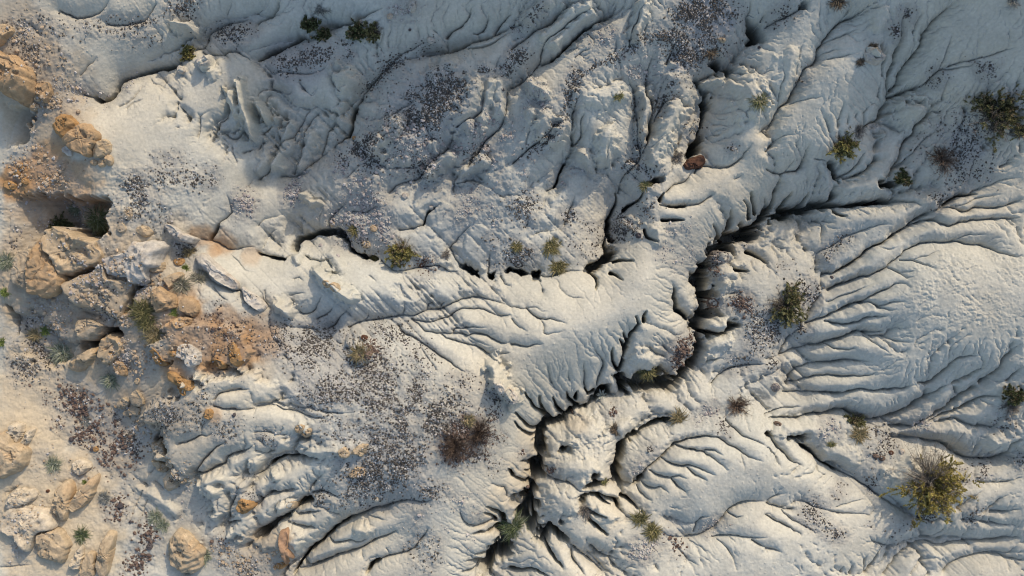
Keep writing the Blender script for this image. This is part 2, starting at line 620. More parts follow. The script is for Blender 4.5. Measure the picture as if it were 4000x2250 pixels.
(3,2): """
S50 0,250 40,220 90,190 160,180 260,175
S58 30,270 100,265 180,265 250,270 330,235 430,235 520,215 600,205
S60 130,60 230,65 330,70 450,75 540,85 640,65 720,50 820,60 920,45 1020,35 1130,10
S55 530,205 600,200 680,240 760,270 860,265 960,240 1060,200 1140,150 1230,90 1320,40 1400,0
R45 760,290 830,320 900,325 960,290 1040,260
S55 930,320 1010,330 1120,325 1200,280 1280,240 1360,200 1420,150 1500,80 1560,40 1640,0
S50 1230,290 1320,250 1420,220 1470,190 1540,150 1620,105 1700,95 1800,100
R42 1270,300 1400,270 1470,275 1540,310 1640,320 1740,335 1860,330
G12 0,380 40,410
G14 160,400 220,420 270,400 280,440
G6 270,480 340,510 390,560 420,600 480,630 540,660
S58 240,450 270,480 340,510 390,560 420,600 480,630 540,660 620,700 700,740 760,780 860,850 950,910 1050,970 1130,1000
S45 40,420 70,470 130,530 200,590 280,630
R42 0,490 50,530 110,640
R38 380,620 390,670 460,700
R42 280,500 340,560 380,610
S55 950,410 1050,415 1150,415 1250,435 1330,445 1390,490 1440,530 1520,560 1620,565 1740,560 1810,530 1830,450 1870,420 1932,400
P110,24 1932,380 1800,420 1680,440
S48 0,900 60,930 120,945 200,945
R42 0,880 60,840 150,820
S46 0,1000 80,1050 180,1090 260,1150
R42 110,960 180,1020 290,1080 390,1140
R45 270,880 400,940 540,980 700,985 780,1000
S42 0,1250 60,1255 110,1275
R30 520,930 650,890 760,870
S60 890,1440 920,1400 950,1370 970,1320 1030,1280 1110,1240 1200,1200 1300,1230 1400,1210 1530,1200 1680,1190 1800,1170 1932,1160
S46 750,1430 790,1370 830,1300 870,1240 860,1225
R42 740,1430 730,1350 760,1280
S65 1340,1430 1400,1370 1480,1330 1580,1300 1680,1295 1760,1300 1850,1330 1932,1335
R42 960,1250 860,1220 790,1190 760,1140
R36 1080,1440 1130,1390 1210,1340 1280,1320 1360,1390
R36 630,1440 640,1350
R36 560,1430 580,1370
R50 1480,1030 1580,1040 1700,1060 1800,1070 1932,1080
R45 1700,980 1820,975 1932,950
R40 1590,740 1700,755 1820,740 1932,700
R42 1150,1000 1250,1040 1300,1020 1420,1070
R40 1680,1300 1780,1290 1932,1270
P90,16 200,330 320,340
P80,16 480,520 620,560
P130,20 1040,700 1120,760
R34 1330,1100 1250,1180
R34 1440,950 1530,880 1650,800
R34 1650,990 1760,890 1850,830
""",
}
# rocks: tile, name, outline, height m, style, strata, label
ROCKS = [
((0,0),'boulder',"0,370 60,425 130,430 210,490 260,560 290,640 272,720 220,790 140,770 60,720 50,670 0,640",.75,'tan',5,'large cracked tan sandstone boulder at the upper left edge of the ground'),
((0,0),'boulder',"-60,250 0,200 60,190 125,240 60,300 20,350 -60,360",.5,'sand',4,'crusty tan boulder above the large cracked boulder, cut by the left edge'),
((0,0),'boulder',"290,630 370,625 405,690 370,780 330,775 280,700",.5,'tan',2,'angular tan block wedged against the right side of the large cracked boulder'),
((0,0),'rock',"235,800 262,768 285,800 262,840 238,835",.25,'sand',0,'small rounded tan rock below the angular tan block'),
((0,0),'rock',"272,735 292,712 310,735 295,770 275,765",.25,'sand',0,'tiny tan rock tucked between the large boulder and the angular block'),
((0,0),'boulder',"410,960 430,885 500,865 560,885 600,940 585,1000 500,1045 440,1015",.45,'ochre',3,'upper round golden boulder of the pair on the brown outcrop'),
((0,0),'boulder',"498,1035 600,945 690,945 745,990 762,1060 712,1130 700,1188 640,1172 550,1130 490,1070",.55,'tan',6,'lower long tan boulder of the pair, banded along its underside'),
((0,0),'rock',"712,1140 735,1075 800,1045 840,1090 832,1150 780,1195 720,1190",.3,'sand',2,'fan shaped pale rock at the foot of the long banded boulder'),
((0,0),'rock',"790,1195 830,1170 858,1210 845,1250 800,1240",.22,'sand',0,'round pale rock at the right end of the pebble row below the boulders'),
((0,0),'rock',"740,1240 770,1205 800,1235 785,1258 750,1258",.2,'sand',0,'round pale rock in the middle of the pebble row below the boulders'),
((0,0),'rock',"685,1228 712,1208 742,1222 730,1243 695,1243",.16,'sand',0,'flat pale rock at the left end of the pebble row below the boulders'),
((0,0),'rock',"105,1310 130,1284 160,1300 158,1335 120,1340",.2,'ochre',0,'rounded brown rock on the ochre slope below the boulder pair'),
((0,0),'rock',"150,1250 170,1232 188,1252 175,1278 155,1275",.14,'ochre',0,'smallest brown rock above the rounded brown rock on the ochre slope'),
((0,0),'rock',"30,1390 70,1365 130,1390 120,1430 60,1425",.22,'ochre',2,'flat dark ochre rock at the lower end of the ochre slope'),
((0,0),'rock',"180,1370 220,1355 238,1380 200,1395",.14,'ochre',0,'thin ochre slab beside the flat dark ochre rock'),
((0,0),'rock',"470,1125 490,1100 530,1120 550,1180 500,1160",.15,'white',0,'white rock in the shade under the long banded boulder'),
((0,0),'rock',"1498,480 1520,450 1570,445 1605,470 1590,505 1530,520",.34,'white',4,'flat topped layered white cap rock on a pillar beside the yellow green shrub'),
((0,0),'rock',"1340,530 1365,505 1400,520 1410,545 1370,560 1345,550",.25,'white',0,'knobbly white rock just left of the layered cap rock'),
((0,1),'boulder',"120,560 160,460 245,430 252,560 258,660 245,755 180,730 110,650",.6,'grey',8,'leftmost lobe of the big tan split outcrop, smooth and rounded'),
((0,1),'boulder',"252,440 300,370 360,345 400,470 500,620 510,690 480,775 350,805 310,770 262,795 250,700 240,500",.7,'tan',7,'broad middle lobe of the big tan split outcrop with curved ledges'),
((0,1),'boulder',"350,300 430,260 540,285 600,335 720,350 740,400 800,480 760,560 640,610 510,640 405,480 358,370",.8,'sand',3,'pale crumbly crag at the top of the big tan outcrop below the shaded pit'),
((0,1),'boulder',"495,690 640,625 740,575 800,530 840,640 990,680 980,800 950,900 900,960 770,900 640,880 560,820 500,760",.5,'grey',2,'rubble strewn grey tan slab right of the big split outcrop'),
((0,1),'boulder',"790,520 830,485 960,465 1000,395 1100,362 1230,372 1300,410 1250,480 1250,560 1140,590 1135,680 1060,708 1000,690 985,650 860,640 800,590",.6,'white',5,'smooth white and grey dome outcrop with a rusty left end'),
((0,1),'boulder',"1140,560 1160,520 1230,500 1255,560 1220,605 1150,600",.5,'sand',0,'stubby round boulder at the right corner of the white dome outcrop'),
((0,1),'boulder',"590,985 650,950 740,978 795,1010 785,1065 700,1125 620,1090",.55,'grey',5,'oval grey boulder with ring layers beside the black hole'),
((0,1),'boulder',"780,1065 845,1060 900,1095 930,1200 860,1290 800,1298 742,1200 752,1110",.55,'sand',2,'pale upright boulder just below the black hole'),
((0,1),'boulder',"1160,755 1220,715 1290,750 1340,800 1348,870 1260,892 1180,905 1150,820",.5,'tan',3,'brown flaky boulder above the long olive grass clump'),
((0,1),'boulder',"1365,860 1390,800 1450,788 1510,850 1510,910 1470,945 1395,905",.6,'tan',0,'smooth egg shaped tan boulder right of the brown flaky boulder'),
((0,1),'boulder',"1335,955 1400,940 1470,948 1430,1010 1360,1022",.3,'tan',4,'layered brown ledge directly under the egg shaped boulder'),
((0,1),'rock',"1250,650 1370,602 1405,622 1330,685 1290,735",.35,'sand',0,'pale pointed rock behind the grey grass tufts'),
((0,1),'boulder',"540,1280 620,1230 738,1162 722,1270 620,1350 542,1330",.5,'sand',1,'pebbly yellow grey block between the two silver grass tufts'),
((0,1),'rock',"675,282 740,235 785,210 782,295 735,332",.4,'ochre',2,'sharp orange brown rock standing at the right end of the shaded pit'),
((0,1),'rock',"722,200 745,185 760,210 735,225",.25,'sand',0,'small pale rock behind the sharp orange brown rock'),
((0,1),'rock',"945,150 978,112 1002,165 985,212 948,205",.32,'grey',1,'upright grey oval rock on the plain above the white dome'),
((0,1),'rock',"1030,268 1100,258 1160,305 1110,340 1045,312",.18,'sand',1,'low cracked tan rock between the grey oval and the white dome'),
((0,1),'rock',"892,250 930,235 962,285 930,310 895,295",.14,'grey',0,'low flat grey rock left of the cracked tan rock'),
((0,1),'boulder',"1240,235 1300,250 1400,310 1498,352 1480,384 1420,388 1330,345 1262,290",.45,'white',9,'short white finely layered wedge above the brown edged slab'),
((0,1),'boulder',"1478,482 1560,468 1640,540 1720,600 1810,690 1780,738 1680,690 1580,615 1495,520",.5,'white',10,'long white finely layered ridge rock pointing down to the right'),
((0,1),'boulder',"1822,700 1880,745 1960,800 2010,870 1985,900 1930,885 1850,820",.35,'white',8,'lower white layered ridge rock following the long one'),
((0,1),'rock',"1312,520 1350,502 1400,515 1380,545 1330,545",.4,'ochre',2,'small brown layered stub at the left tip of the white ridge rocks'),
((0,1),'boulder',"1370,1190 1400,1150 1450,1138 1530,1178 1558,1222 1530,1290 1480,1312 1440,1262 1372,1232",.55,'white',3,'bright white knob standing on the ochre slope and casting a shadow'),
((0,1),'rock',"1310,1215 1345,1195 1372,1210 1355,1230 1320,1232",.2,'ochre',0,'little ochre rock on the left of the bright white knob'),
((0,1),'rock',"825,1215 865,1195 920,1215 862,1242 830,1235",.16,'ochre',1,'upper ochre slab lying on the pale upright boulder'),
((0,1),'rock',"808,1252 850,1240 862,1285 818,1300",.16,'ochre',1,'lower ochre slab on the edge of the pale upright boulder'),
((0,1),'rock',"862,1290 900,1272 955,1310 965,1395 910,1370",.35,'tan',2,'tan block below the two ochre slabs'),
((0,1),'rock',"1020,1420 1045,1400 1055,1430 1035,1455",.2,'sand',0,'little pale rock at the lower right of the tan block'),
((0,1),'rock',"765,700 800,695 815,725 780,745",.14,'ochre',0,'flat orange rock lying on the rubble strewn slab'),
((0,1),'rock',"415,745 440,738 448,765 420,772",.12,'rust',0,'small rust coloured rock on the middle lobe of the split outcrop'),
((0,1),'boulder',"1160,1200 1200,1180 1250,1250 1290,1300 1250,1310 1190,1280",.35,'ochre',3,'orange cliff ledge on the left side of the white knob shadow'),
((0,1),'boulder',"1280,1370 1330,1345 1420,1390 1500,1450 1420,1470 1340,1440",.3,'ochre',2,'orange ledge below the white knob'),
((0,1),'boulder',"1600,1270 1680,1260 1730,1300 1700,1335 1650,1320",.25,'ochre',2,'crumbling orange ledge right of the white knob'),
((0,1),'boulder',"1745,1150 1790,1120 1850,1250 1830,1310 1770,1280",.25,'ochre',2,'farthest orange lump on the ochre slope, next to the dark gravel fan'),
((0,2),'boulder',"-30,395 60,352 110,345 130,420 190,440 240,490 232,600 140,670 50,700 -30,700",.6,'sand',9,'big cream banded wedge boulder at the left edge of the sandy wash'),
((0,2),'boulder',"60,345 120,292 195,298 185,370 150,440 110,420 110,350",.4,'cream',2,'smooth cream hump on top of the banded wedge boulder'),
((0,2),'boulder',"172,465 185,420 230,345 280,335 270,370 215,455 190,475",.35,'cream',5,'slim cream fin beside the banded wedge boulder'),
((0,2),'boulder',"425,850 470,745 560,720 580,790 560,860 545,930 505,1035 462,1020 420,930",.5,'sand',9,'left arm of the vee shaped ribbed rock'),
((0,2),'boulder',"560,860 640,765 752,678 745,760 705,855 610,940 550,965 530,930",.45,'sand',10,'right arm of the vee shaped ribbed rock'),
((0,2),'boulder',"555,590 600,562 660,570 700,610 660,660 585,690",.4,'cream',2,'rounded cream boulder above the vee shaped rock'),
((0,2),'boulder',"20,965 100,905 250,905 400,955 450,1060 420,1090 290,1130 240,1270 170,1220 100,1150 0,1080",.4,'cream',4,'wide pale slab boulder in the lower left corner, smooth on top'),
((0,2),'boulder',"290,1130 420,1085 455,1070 540,1180 530,1300 500,1352 390,1322 290,1290",.45,'sand',5,'scalloped lower end of the wide pale slab with a shadow beneath'),
((0,2),'boulder',"55,860 130,792 270,792 262,870 130,932 52,930",.35,'cream',3,'low cream dome just above the wide pale slab'),
((0,2),'boulder',"540,1370 600,1230 640,1200 640,1290 618,1390",.35,'cream',8,'leftmost of three ribbed fin rocks at the bottom edge'),
((0,2),'boulder',"618,1410 690,1250 738,1300 722,1440 690,1480 640,1470",.35,'sand',8,'middle ribbed fin rock at the bottom edge'),
((0,2),'boulder',"735,1385 790,1185 850,1090 892,1110 875,1230 835,1400 795,1450 750,1425",.45,'sand',12,'tallest ribbed fin rock, right of the other two at the bottom edge'),
((0,2),'boulder',"1280,1180 1330,1105 1420,1092 1480,1170 1560,1250 1542,1350 1490,1420 1400,1422 1300,1322",.6,'sand',5,'large domed sandstone boulder alone on the grey wash at the bottom'),
((0,2),'boulder',"1255,700 1310,632 1360,662 1360,750 1300,802 1252,780",.55,'grey',2,'rounded grey boulder at the toe of the pale hill'),
((0,2),'rock',"1362,700 1415,682 1430,715 1400,748 1365,740",.35,'grey',1,'small round rock touching the grey boulder at the hill toe'),
((0,2),'boulder',"1150,455 1200,418 1260,460 1282,540 1225,522 1160,490",.5,'grey',1,'lumpy grey boulder under the black cleft of the hill toe'),
((0,2),'boulder',"1160,565 1230,590 1292,622 1240,662 1188,622",.4,'sand',2,'pointed cream boulder between the two grey boulders at the hill toe'),
((0,2),'boulder',"1283,560 1320,545 1345,590 1320,622 1290,605",.3,'grey',0,'knob of grey rock at the end of the black cleft'),
((0,2),'boulder',"1000,80 1038,42 1078,90 1098,145 1060,172 1002,142",.5,'grey',2,'upper rounded grey boulder in the shaded nook of the hill'),
((0,2),'boulder',"970,192 1010,155 1062,190 1050,232 992,230",.45,'grey',0,'ball shaped grey boulder below the upper rounded one in the nook'),
((0,2),'rock',"930,215 962,198 985,235 955,245",.3,'grey',0,'smallest rounded rock of the nook, left of the ball shaped boulder'),
((0,2),'rock',"890,150 940,100 985,130 960,180 905,185",.35,'grey',0,'half hidden grey rock at the head of the shaded nook'),
((0,2),'rock',"1580,205 1618,170 1648,212 1632,248 1590,240",.3,'ochre',0,'orange brown rock capping the pale ridge below the gravel fan'),
((0,2),'rock',"1800,925 1830,855 1922,888 1910,942 1840,970",.35,'ochre',1,'rounded orange rock at the end of the lower gravel ridge'),
((0,2),'rock',"1350,-5 1400,-15 1455,40 1450,72 1410,50",.2,'ochre',1,'long orange flake on the hill above the shaded nook'),
((0,2),'rock',"1425,10 1470,-10 1512,15 1470,32",.15,'ochre',0,'short orange flake beside the long orange flake'),
((1,2),'rock',"188,1100 238,1082 252,1150 235,1262 282,1330 240,1372 200,1305 178,1200",.3,'rusty_tan',3,'tall crooked orange rock seam on the pale ridge near the bottom'),
((1,2),'rock',"120,1390 170,1360 230,1370 200,1402",.15,'ochre',1,'flat orange slab below the crooked orange seam'),
((1,2),'rock',"300,330 330,300 370,305 365,350 330,372 305,360",.25,'sand',2,'round pinkish rock on the pale ridge beside the gravel fan'),
((1,2),'rock',"335,380 380,340 428,335 400,400 355,410",.2,'sand',1,'flat pinkish rock under the round pinkish one'),
((1,2),'rock',"690,690 760,630 822,640 820,690 740,712",.14,'sand',0,'flat pinkish slab half buried in the dark gravel'),
((1,2),'rock',"720,520 780,460 858,455 820,520 800,550 760,525",.18,'sand',1,'pinkish wedge rock at the end of the knobbly white ridge'),
((1,2),'rock',"635,490 680,470 718,500 700,550 640,552",.2,'sand',1,'pinkish round lump in the knobbly white ridge'),
((1,2),'rock',"240,900 270,885 305,905 285,950 250,935",.25,'sand',2,'cream nub on the ridge over the small dark cleft'),
((1,2),'rock',"885,870 910,860 922,885 895,895",.14,'cream',0,'little cream rock on the lower margin of the gravel fan'),
((1,2),'boulder',"1800,10 1830,-20 1880,10 1862,70 1835,75",.5,'white',2,'upper white knob of the pair casting the big shadow on the ridge'),
((1,2),'boulder',"1872,50 1910,20 1960,60 1990,120 1940,150 1890,115",.5,'white',2,'lower white knob of the pair casting the big shadow on the ridge'),
((1,1),'rock',"525,680 560,665 580,700 550,725 530,715",.3,'sand',1,'left pink grey nub on the sharp white crest'),
((1,1),'rock',"575,700 625,685 665,740 620,755 585,740",.3,'sand',1,'right pink grey nub on the sharp white crest'),
((1,1),'rock',"1100,20 1125,5 1150,25 1130,52 1105,45",.18,'white',0,'bright white chunk at the top of the debris slope'),
((1,1),'rock',"925,85 950,75 962,95 935,105",.14,'white',0,'small white chunk in the rill left of the bright white chunk'),
((1,1),'rock',"1300,110 1325,98 1345,115 1320,135",.16,'white',0,'white chunk beside the dark hole on the debris slope'),
((1,1),'rock',"860,260 895,255 915,290 880,300",.18,'sand',0,'pale chunk in the rubble above the yellow green shrub'),
((1,1),'rock',"795,395 835,370 865,400 830,425",.2,'sand',0,'grey white block in the rubble left of the yellow green shrub'),
((1,1),'rock',"550,230 575,215 585,250 560,260",.2,'sand',0,'tall pale chunk on the rim of the winding black crack'),
((1,1),'rock',"1230,550 1250,540 1258,565 1235,570",.12,'rust',0,'brown rock on the rim right of the yellow green shrub'),
((1,1),'rock',"800,1085 830,1080 850,1105 815,1115",.14,'rust',0,'rust brown rock above the straw shrub on the gravel mound'),
((1,0),'rock',"1155,30 1190,8 1212,40 1190,100 1160,90",.25,'white',1,'large pale block in the shade near the top edge'),
((1,0),'rock',"985,120 1020,105 1035,130 1000,145",.18,'white',0,'pale block left of the large one near the top edge'),
((1,0),'rock',"760,140 785,132 795,155 768,165",.16,'white',0,'little pale block by the double green shrub'),
((1,0),'rock',"1290,290 1320,285 1352,310 1330,330 1298,315",.16,'white',0,'grey white flat rock on the shaded slope'),
((1,0),'rock',"1548,610 1568,602 1578,625 1555,635",.14,'white',0,'left white stone on the dark gravel crest'),
((1,0),'rock',"1635,620 1655,612 1664,635 1640,642",.14,'white',0,'right white stone on the dark gravel crest'),
((1,0),'rock',"1856,685 1868,678 1875,695 1862,702",.12,'dark',0,'lone black stone on the lit ridge crest'),
((1,0),'rock',"1152,222 1165,215 1172,230 1158,238",.12,'dark',0,'lone black stone on the shaded slope right of the double shrub'),
((1,0),'rock',"710,1025 730,1015 745,1035 720,1042",.14,'ochre',0,'small orange brown rock by the deep shaded rill'),
((2,0),'boulder',"1300,1235 1335,1195 1400,1172 1450,1172 1466,1215 1440,1255 1370,1270 1312,1278",.4,'rust',3,'big rust red rock bridging the end of the black crack'),
((2,0),'rock',"1852,355 1866,346 1876,362 1862,374",.12,'dark',0,'dark brown stone right of the small black hole'),
((2,0),'rock',"1555,300 1590,290 1610,310 1570,320",.12,'sand',0,'pale chip at the right of the dark purple gravel'),
((3,0),'rock',"770,930 830,905 862,950 830,1000 790,980",.2,'white',1,'crumbly white rock at the bend of the dry rill'),
((3,0),'rock',"720,400 790,370 860,390 870,450 820,490 750,470",.3,'white',2,'crumbly white knob in the upper right between two dead tufts'),
((3,0),'rock',"962,240 978,232 988,250 970,260",.1,'dark',0,'black stone in the gravel right of the crumbly white knob'),
((3,1),'rock',"484,640 500,630 512,642 498,655",.14,'dark',0,'lone dark stone on the pale east slope with a long shadow'),
((3,1),'rock',"860,55 890,40 915,60 900,85 868,80",.2,'brown',1,'brown rock at the head of the black crack'),
((3,1),'rock',"110,175 145,165 160,185 130,195",.2,'brown',0,'brown rock in the black crack below the fluted slope'),
((2,1),'rock',"1500,490 1540,440 1620,455 1622,510 1560,540 1510,530",.35,'grey_dark',2,'crumbling grey block hanging over the black canyon'),
((2,1),'rock',"1460,580 1500,540 1540,565 1510,610 1470,605",.3,'grey_dark',1,'smaller crumbling block below the grey one at the canyon edge'),
((2,1),'rock',"1420,690 1450,660 1490,675 1480,710 1435,715",.3,'grey_dark',1,'dark rubble lump inside the canyon at a finger tip'),
((2,1),'rock',"1475,820 1520,800 1565,840 1530,880 1480,860",.3,'brown',1,'brown fallen block inside the round canyon hollow'),
((2,1),'rock',"755,350 775,340 785,365 762,375",.16,'brown',0,'brown rock on the lip of the short black crack'),
((2,1),'rock',"930,320 960,310 975,335 945,348",.14,'dark',0,'dark rock on the bump by the purple gravel'),
((2,1),'rock',"1650,355 1680,340 1700,355 1675,372",.2,'brown',0,'brown rock fallen in the wide black crack'),
((3,2),'rock',"785,535 810,525 832,540 810,560 790,552",.16,'brown',0,'left brown rock of the trio above the biggest shrub'),
((3,2),'rock',"832,550 855,540 880,555 865,575 838,572",.16,'brown',0,'middle brown rock of the trio above the biggest shrub'),
((3,2),'rock',"905,512 925,500 945,515 925,532",.15,'rust',0,'red rock of the trio above the biggest shrub'),
((3,2),'rock',"985,495 1010,488 1028,505 1005,525 988,515",.14,'white',0,'bright white stone beside the red rock above the biggest shrub'),
((3,2),'rock',"60,300 90,290 108,305 85,322",.18,'brown',0,'brown rock at the mouth of the rill by the round lobe'),
((3,2),'rock',"25,25 60,-5 100,20 90,50 50,60",.22,'grey_dark',1,'mottled grey rock at the fork of two rills'),
((2,2),'rock',"448,215 462,205 474,218 460,232",.12,'brown',0,'round brown stone on the rim of the fluted canyon'),
((0,2),'rock',"512,420 522,403 540,400 552,418 540,438 520,438",.2,'dark',0,'lone dark round stone on the sand left of the brown stone strip'),
((0,2),'rock',"345,805 360,798 372,810 358,822",.12,'rust',0,'lone rust stone on the sand above the vee shaped rock'),
((0,2),'rock',"1118,1205 1138,1195 1156,1215 1148,1245 1122,1240",.2,'dark',0,'biggest dark stone of the lower stone strip'),
((0,2),'rock',"895,905 915,890 938,910 928,935 900,930",.18,'dark',0,'biggest dark stone in the middle of the stone strip'),
((0,2),'rock',"705,485 725,470 745,485 735,510 710,505",.16,'ochre',0,'golden stone among the brown stone strip'),
((0,2),'rock',"672,495 690,478 708,490 695,508",.16,'dark',0,'purple dark stone touching the golden stone'),
((0,2),'rock',"978,1035 990,1025 1004,1038 990,1050",.12,'dark',0,'single dark stone on the smooth grey wash'),
((0,2),'rock',"752,438 762,428 772,438 760,446",.07,'white',0,'single white chip in the brown stone strip'),
((0,2),'rock',"1782,215 1796,205 1806,220 1790,238",.14,'dark',0,'dark stone on the white slope right of the orange capping rock'),
((0,2),'rock',"780,850 795,843 805,860 788,872",.12,'rust',0,'red stone beside the faint grey tuft in the wash'),
]
# plants: tile x y r kind label
PLANTS = [
(0,0,1425,395,62,'yellow','small yellow green shrub in the notch at the head of a rill'),
(1,0,400,180,70,'dark','upper dark green shrub of the pair rooted in the shaded rill'),
(1,0,505,265,58,'dark','lower dark green shrub of the pair rooted in the shaded rill'),
(1,0,760,240,72,'dark','left half of the double dark green shrub on the shaded slope'),
(1,0,890,235,80,'olive','right half of the double shrub, olive tipped, on the shaded slope'),
(1,0,490,65,58,'faint','faint grey tuft above the dark green pair'),
(2,0,800,735,36,'tuft','small green tuft on the crest of the smooth lobe'),
(2,0,1855,770,66,'tuftg','straggling green tuft on the slope right of the black crack'),
(2,0,1010,1400,48,'tuft','little green tuft at the small black pocket'),
(2,0,1250,1185,58,'dead','pale dead twigs left of the rust red rock'),
(2,0,1385,1110,40,'dead','dead twigs hanging over the black crack above the rust red rock'),
(2,0,1840,235,48,'dead','dark dead twigs in the deep hole near the top'),
(2,0,1500,390,50,'brown','dry brown tuft at the lower end of the purple gravel'),
(3,0,530,8,62,'brown','dry brown shrub cut by the top edge'),
(3,0,575,1085,108,'yellow','yellow green shrub with a bundle of dead wood at its side'),
(3,0,1740,840,195,'big_dark','large dark olive shrub near the right edge with bare twigs'),
(3,0,1310,1205,115,'dead_brown','bare brown twig bush on the white gravel flat'),
(3,0,1020,1340,66,'dark','dark green shrub at the black pocket below the twig bush'),
(3,0,800,340,32,'brown','dark dry tuft on top of the crumbly white knob'),
(3,0,700,460,30,'brown','dry tuft at the left foot of the crumbly white knob'),
(3,0,1850,12,46,'faint','greyish tuft at the top right edge'),
(3,0,555,1360,24,'silver','tiny silver rosette on the edge of the black hole'),
(3,0,1925,985,50,'brown','dark brown shrub cut by the right edge'),
(3,0,690,985,60,'dead','bundle of grey dead wood above the yellow green shrub'),
(0,1,430,95,64,'silver_grass','pale grass tuft at the top of the shaded pit'),
(0,1,325,235,95,'dark','dark olive shrub on the left of the shaded pit'),
(0,1,620,190,95,'green_grass','long green grass tuft in the middle of the shaded pit'),
(0,1,640,265,85,'olive_grass','olive grass tuft below the long green one in the pit'),
(0,1,45,525,76,'silver_grass','round silver green shrub at the left edge beside the split outcrop'),
(0,1,50,760,36,'fresh','fresh green tuft in the shade at the left edge'),
(0,1,310,1050,40,'fresh','fresh green tuft beside the straw tuft in the debris'),
(0,1,235,1080,56,'straw_grass','straw tuft left of the fresh green one in the debris'),
(0,1,440,1215,98,'silver_grass','largest silver green grass tuft, in the dark gravel'),
(0,1,845,1415,72,'silver_grass','silver grass tuft in the shadow above the hill nook'),
(0,1,1370,715,84,'grey_grass','grey grass tuft above the egg shaped boulder'),
(0,1,1490,660,62,'grey_grass','greyer grass tuft right of the pale pointed rock'),
(0,1,1090,900,100,'olive_grass','upper part of the long olive grass clump'),
(0,1,1120,985,84,'olive_grass','middle part of the long olive grass clump'),
(0,1,1180,1075,90,'straw_grass','lower straw coloured end of the long grass clump'),
(0,1,1325,915,36,'fresh','bright green sprig beside the egg shaped boulder'),
(0,1,1420,455,52,'straw_grass','straw grass in the crack above the white ridge rock'),
(0,1,10,1135,36,'fresh','small green tuft on the pale slope at the left edge'),
(0,1,1400,580,32,'fresh','tiny green sprig below the brown layered stub'),
(1,1,745,285,52,'yellow_grass','yellow green tuft in the rubble above the winding black crack'),
(1,1,1095,440,115,'yellow','yellow green shrub hanging on the rim of the ridge'),
(1,1,900,495,66,'yellow_grass','thin yellow tuft left of the rim shrub'),
(1,1,790,1215,72,'straw_grass','straw tuft on the gravel mound'),
(1,1,1430,470,42,'dead','thin dead twigs in the hollow right of the rim shrub'),
(2,1,290,410,78,'yellow_grass','upper olive tuft on the grey bump'),
(2,1,345,560,76,'yellow_grass','lower olive tuft on the rim of the canyon'),
(2,1,35,410,46,'yellow_grass','small olive tuft left of the grey bump'),
(2,1,1015,1350,72,'olive_grass','olive tuft on the isolated knob beside the black pool'),
(2,1,860,1425,70,'dead','dark dead twigs in the shadowed canyon bottom'),
(3,1,130,850,150,'olive','spreading olive shrub in the gravel valley below the east slope'),
(0,2,395,610,66,'silver_grass','silver tuft on the sand left of the vee shaped rock'),
(0,2,615,1140,68,'green_grass','dark centred green tuft above the three fin rocks'),
(0,2,1180,1010,62,'silver_grass','upper silver tuft in the lower stone strip'),
(0,2,1235,1065,56,'silver_grass','lower silver tuft in the lower stone strip'),
(0,2,1550,1295,54,'silver_grass','silver grass growing on the large domed boulder'),
(0,2,650,270,48,'faint','faint grey tuft at the edge of the brown stone strip'),
(0,2,795,855,44,'faint','faint grey tuft in the middle of the wash'),
(0,2,638,740,20,'fresh','tiny tuft in the notch of the vee shaped rock'),
(2,2,10,1090,105,'green_grass','bushy green shrub in the black canyon basin'),
(2,2,600,125,42,'silver','left silver rosette on the canyon rim'),
(2,2,680,95,46,'silver','right silver rosette on the canyon rim'),
(2,2,780,345,44,'brown','dry brown tuft on the white block'),
(2,2,545,960,66,'dead','dry twigs in the gap right of the lower white block'),
(2,2,965,1025,70,'olive_grass','upper olive dry shrub on the foot of the striped dome'),
(2,2,1055,1110,72,'yellow_grass','lower olive dry shrub on the foot of the striped dome'),
(2,2,1270,255,76,'straw_grass','pale dry grass over the crack end'),
(2,2,1690,165,100,'dead_brown','dry brown twig bush on the ledge north of the striped dome'),
(2,2,840,500,56,'dead','dark twigs in the narrow black crack'),
(2,2,695,740,28,'tuft','small green tuft on the lower crack edge'),
(3,2,665,280,74,'olive','green top of the half dry shrub in the gravel hollow'),
(3,2,685,385,70,'straw_grass','dry lower part of the half dry shrub'),
(3,2,1190,720,250,'huge','biggest yellow olive shrub in the lower right, casting a long shadow'),
(3,2,480,460,36,'tuft','small green tuft on the white ridge left of the half dry shrub'),
(3,2,1860,85,72,'dark','dark green shrub near the right edge'),
(1,2,1600,270,52,'straw_grass','dry straw tuft on top of the dark brown gravel crest'),
(1,2,1680,370,120,'brush','upper dark brown dead brush on the gravel crest'),
(1,2,1500,470,125,'brush','lower dark brown dead brush on the gravel crest'),
(3,2,1840,170,78,'dead','pale dead twigs under the dark green shrub at the right edge'),
]
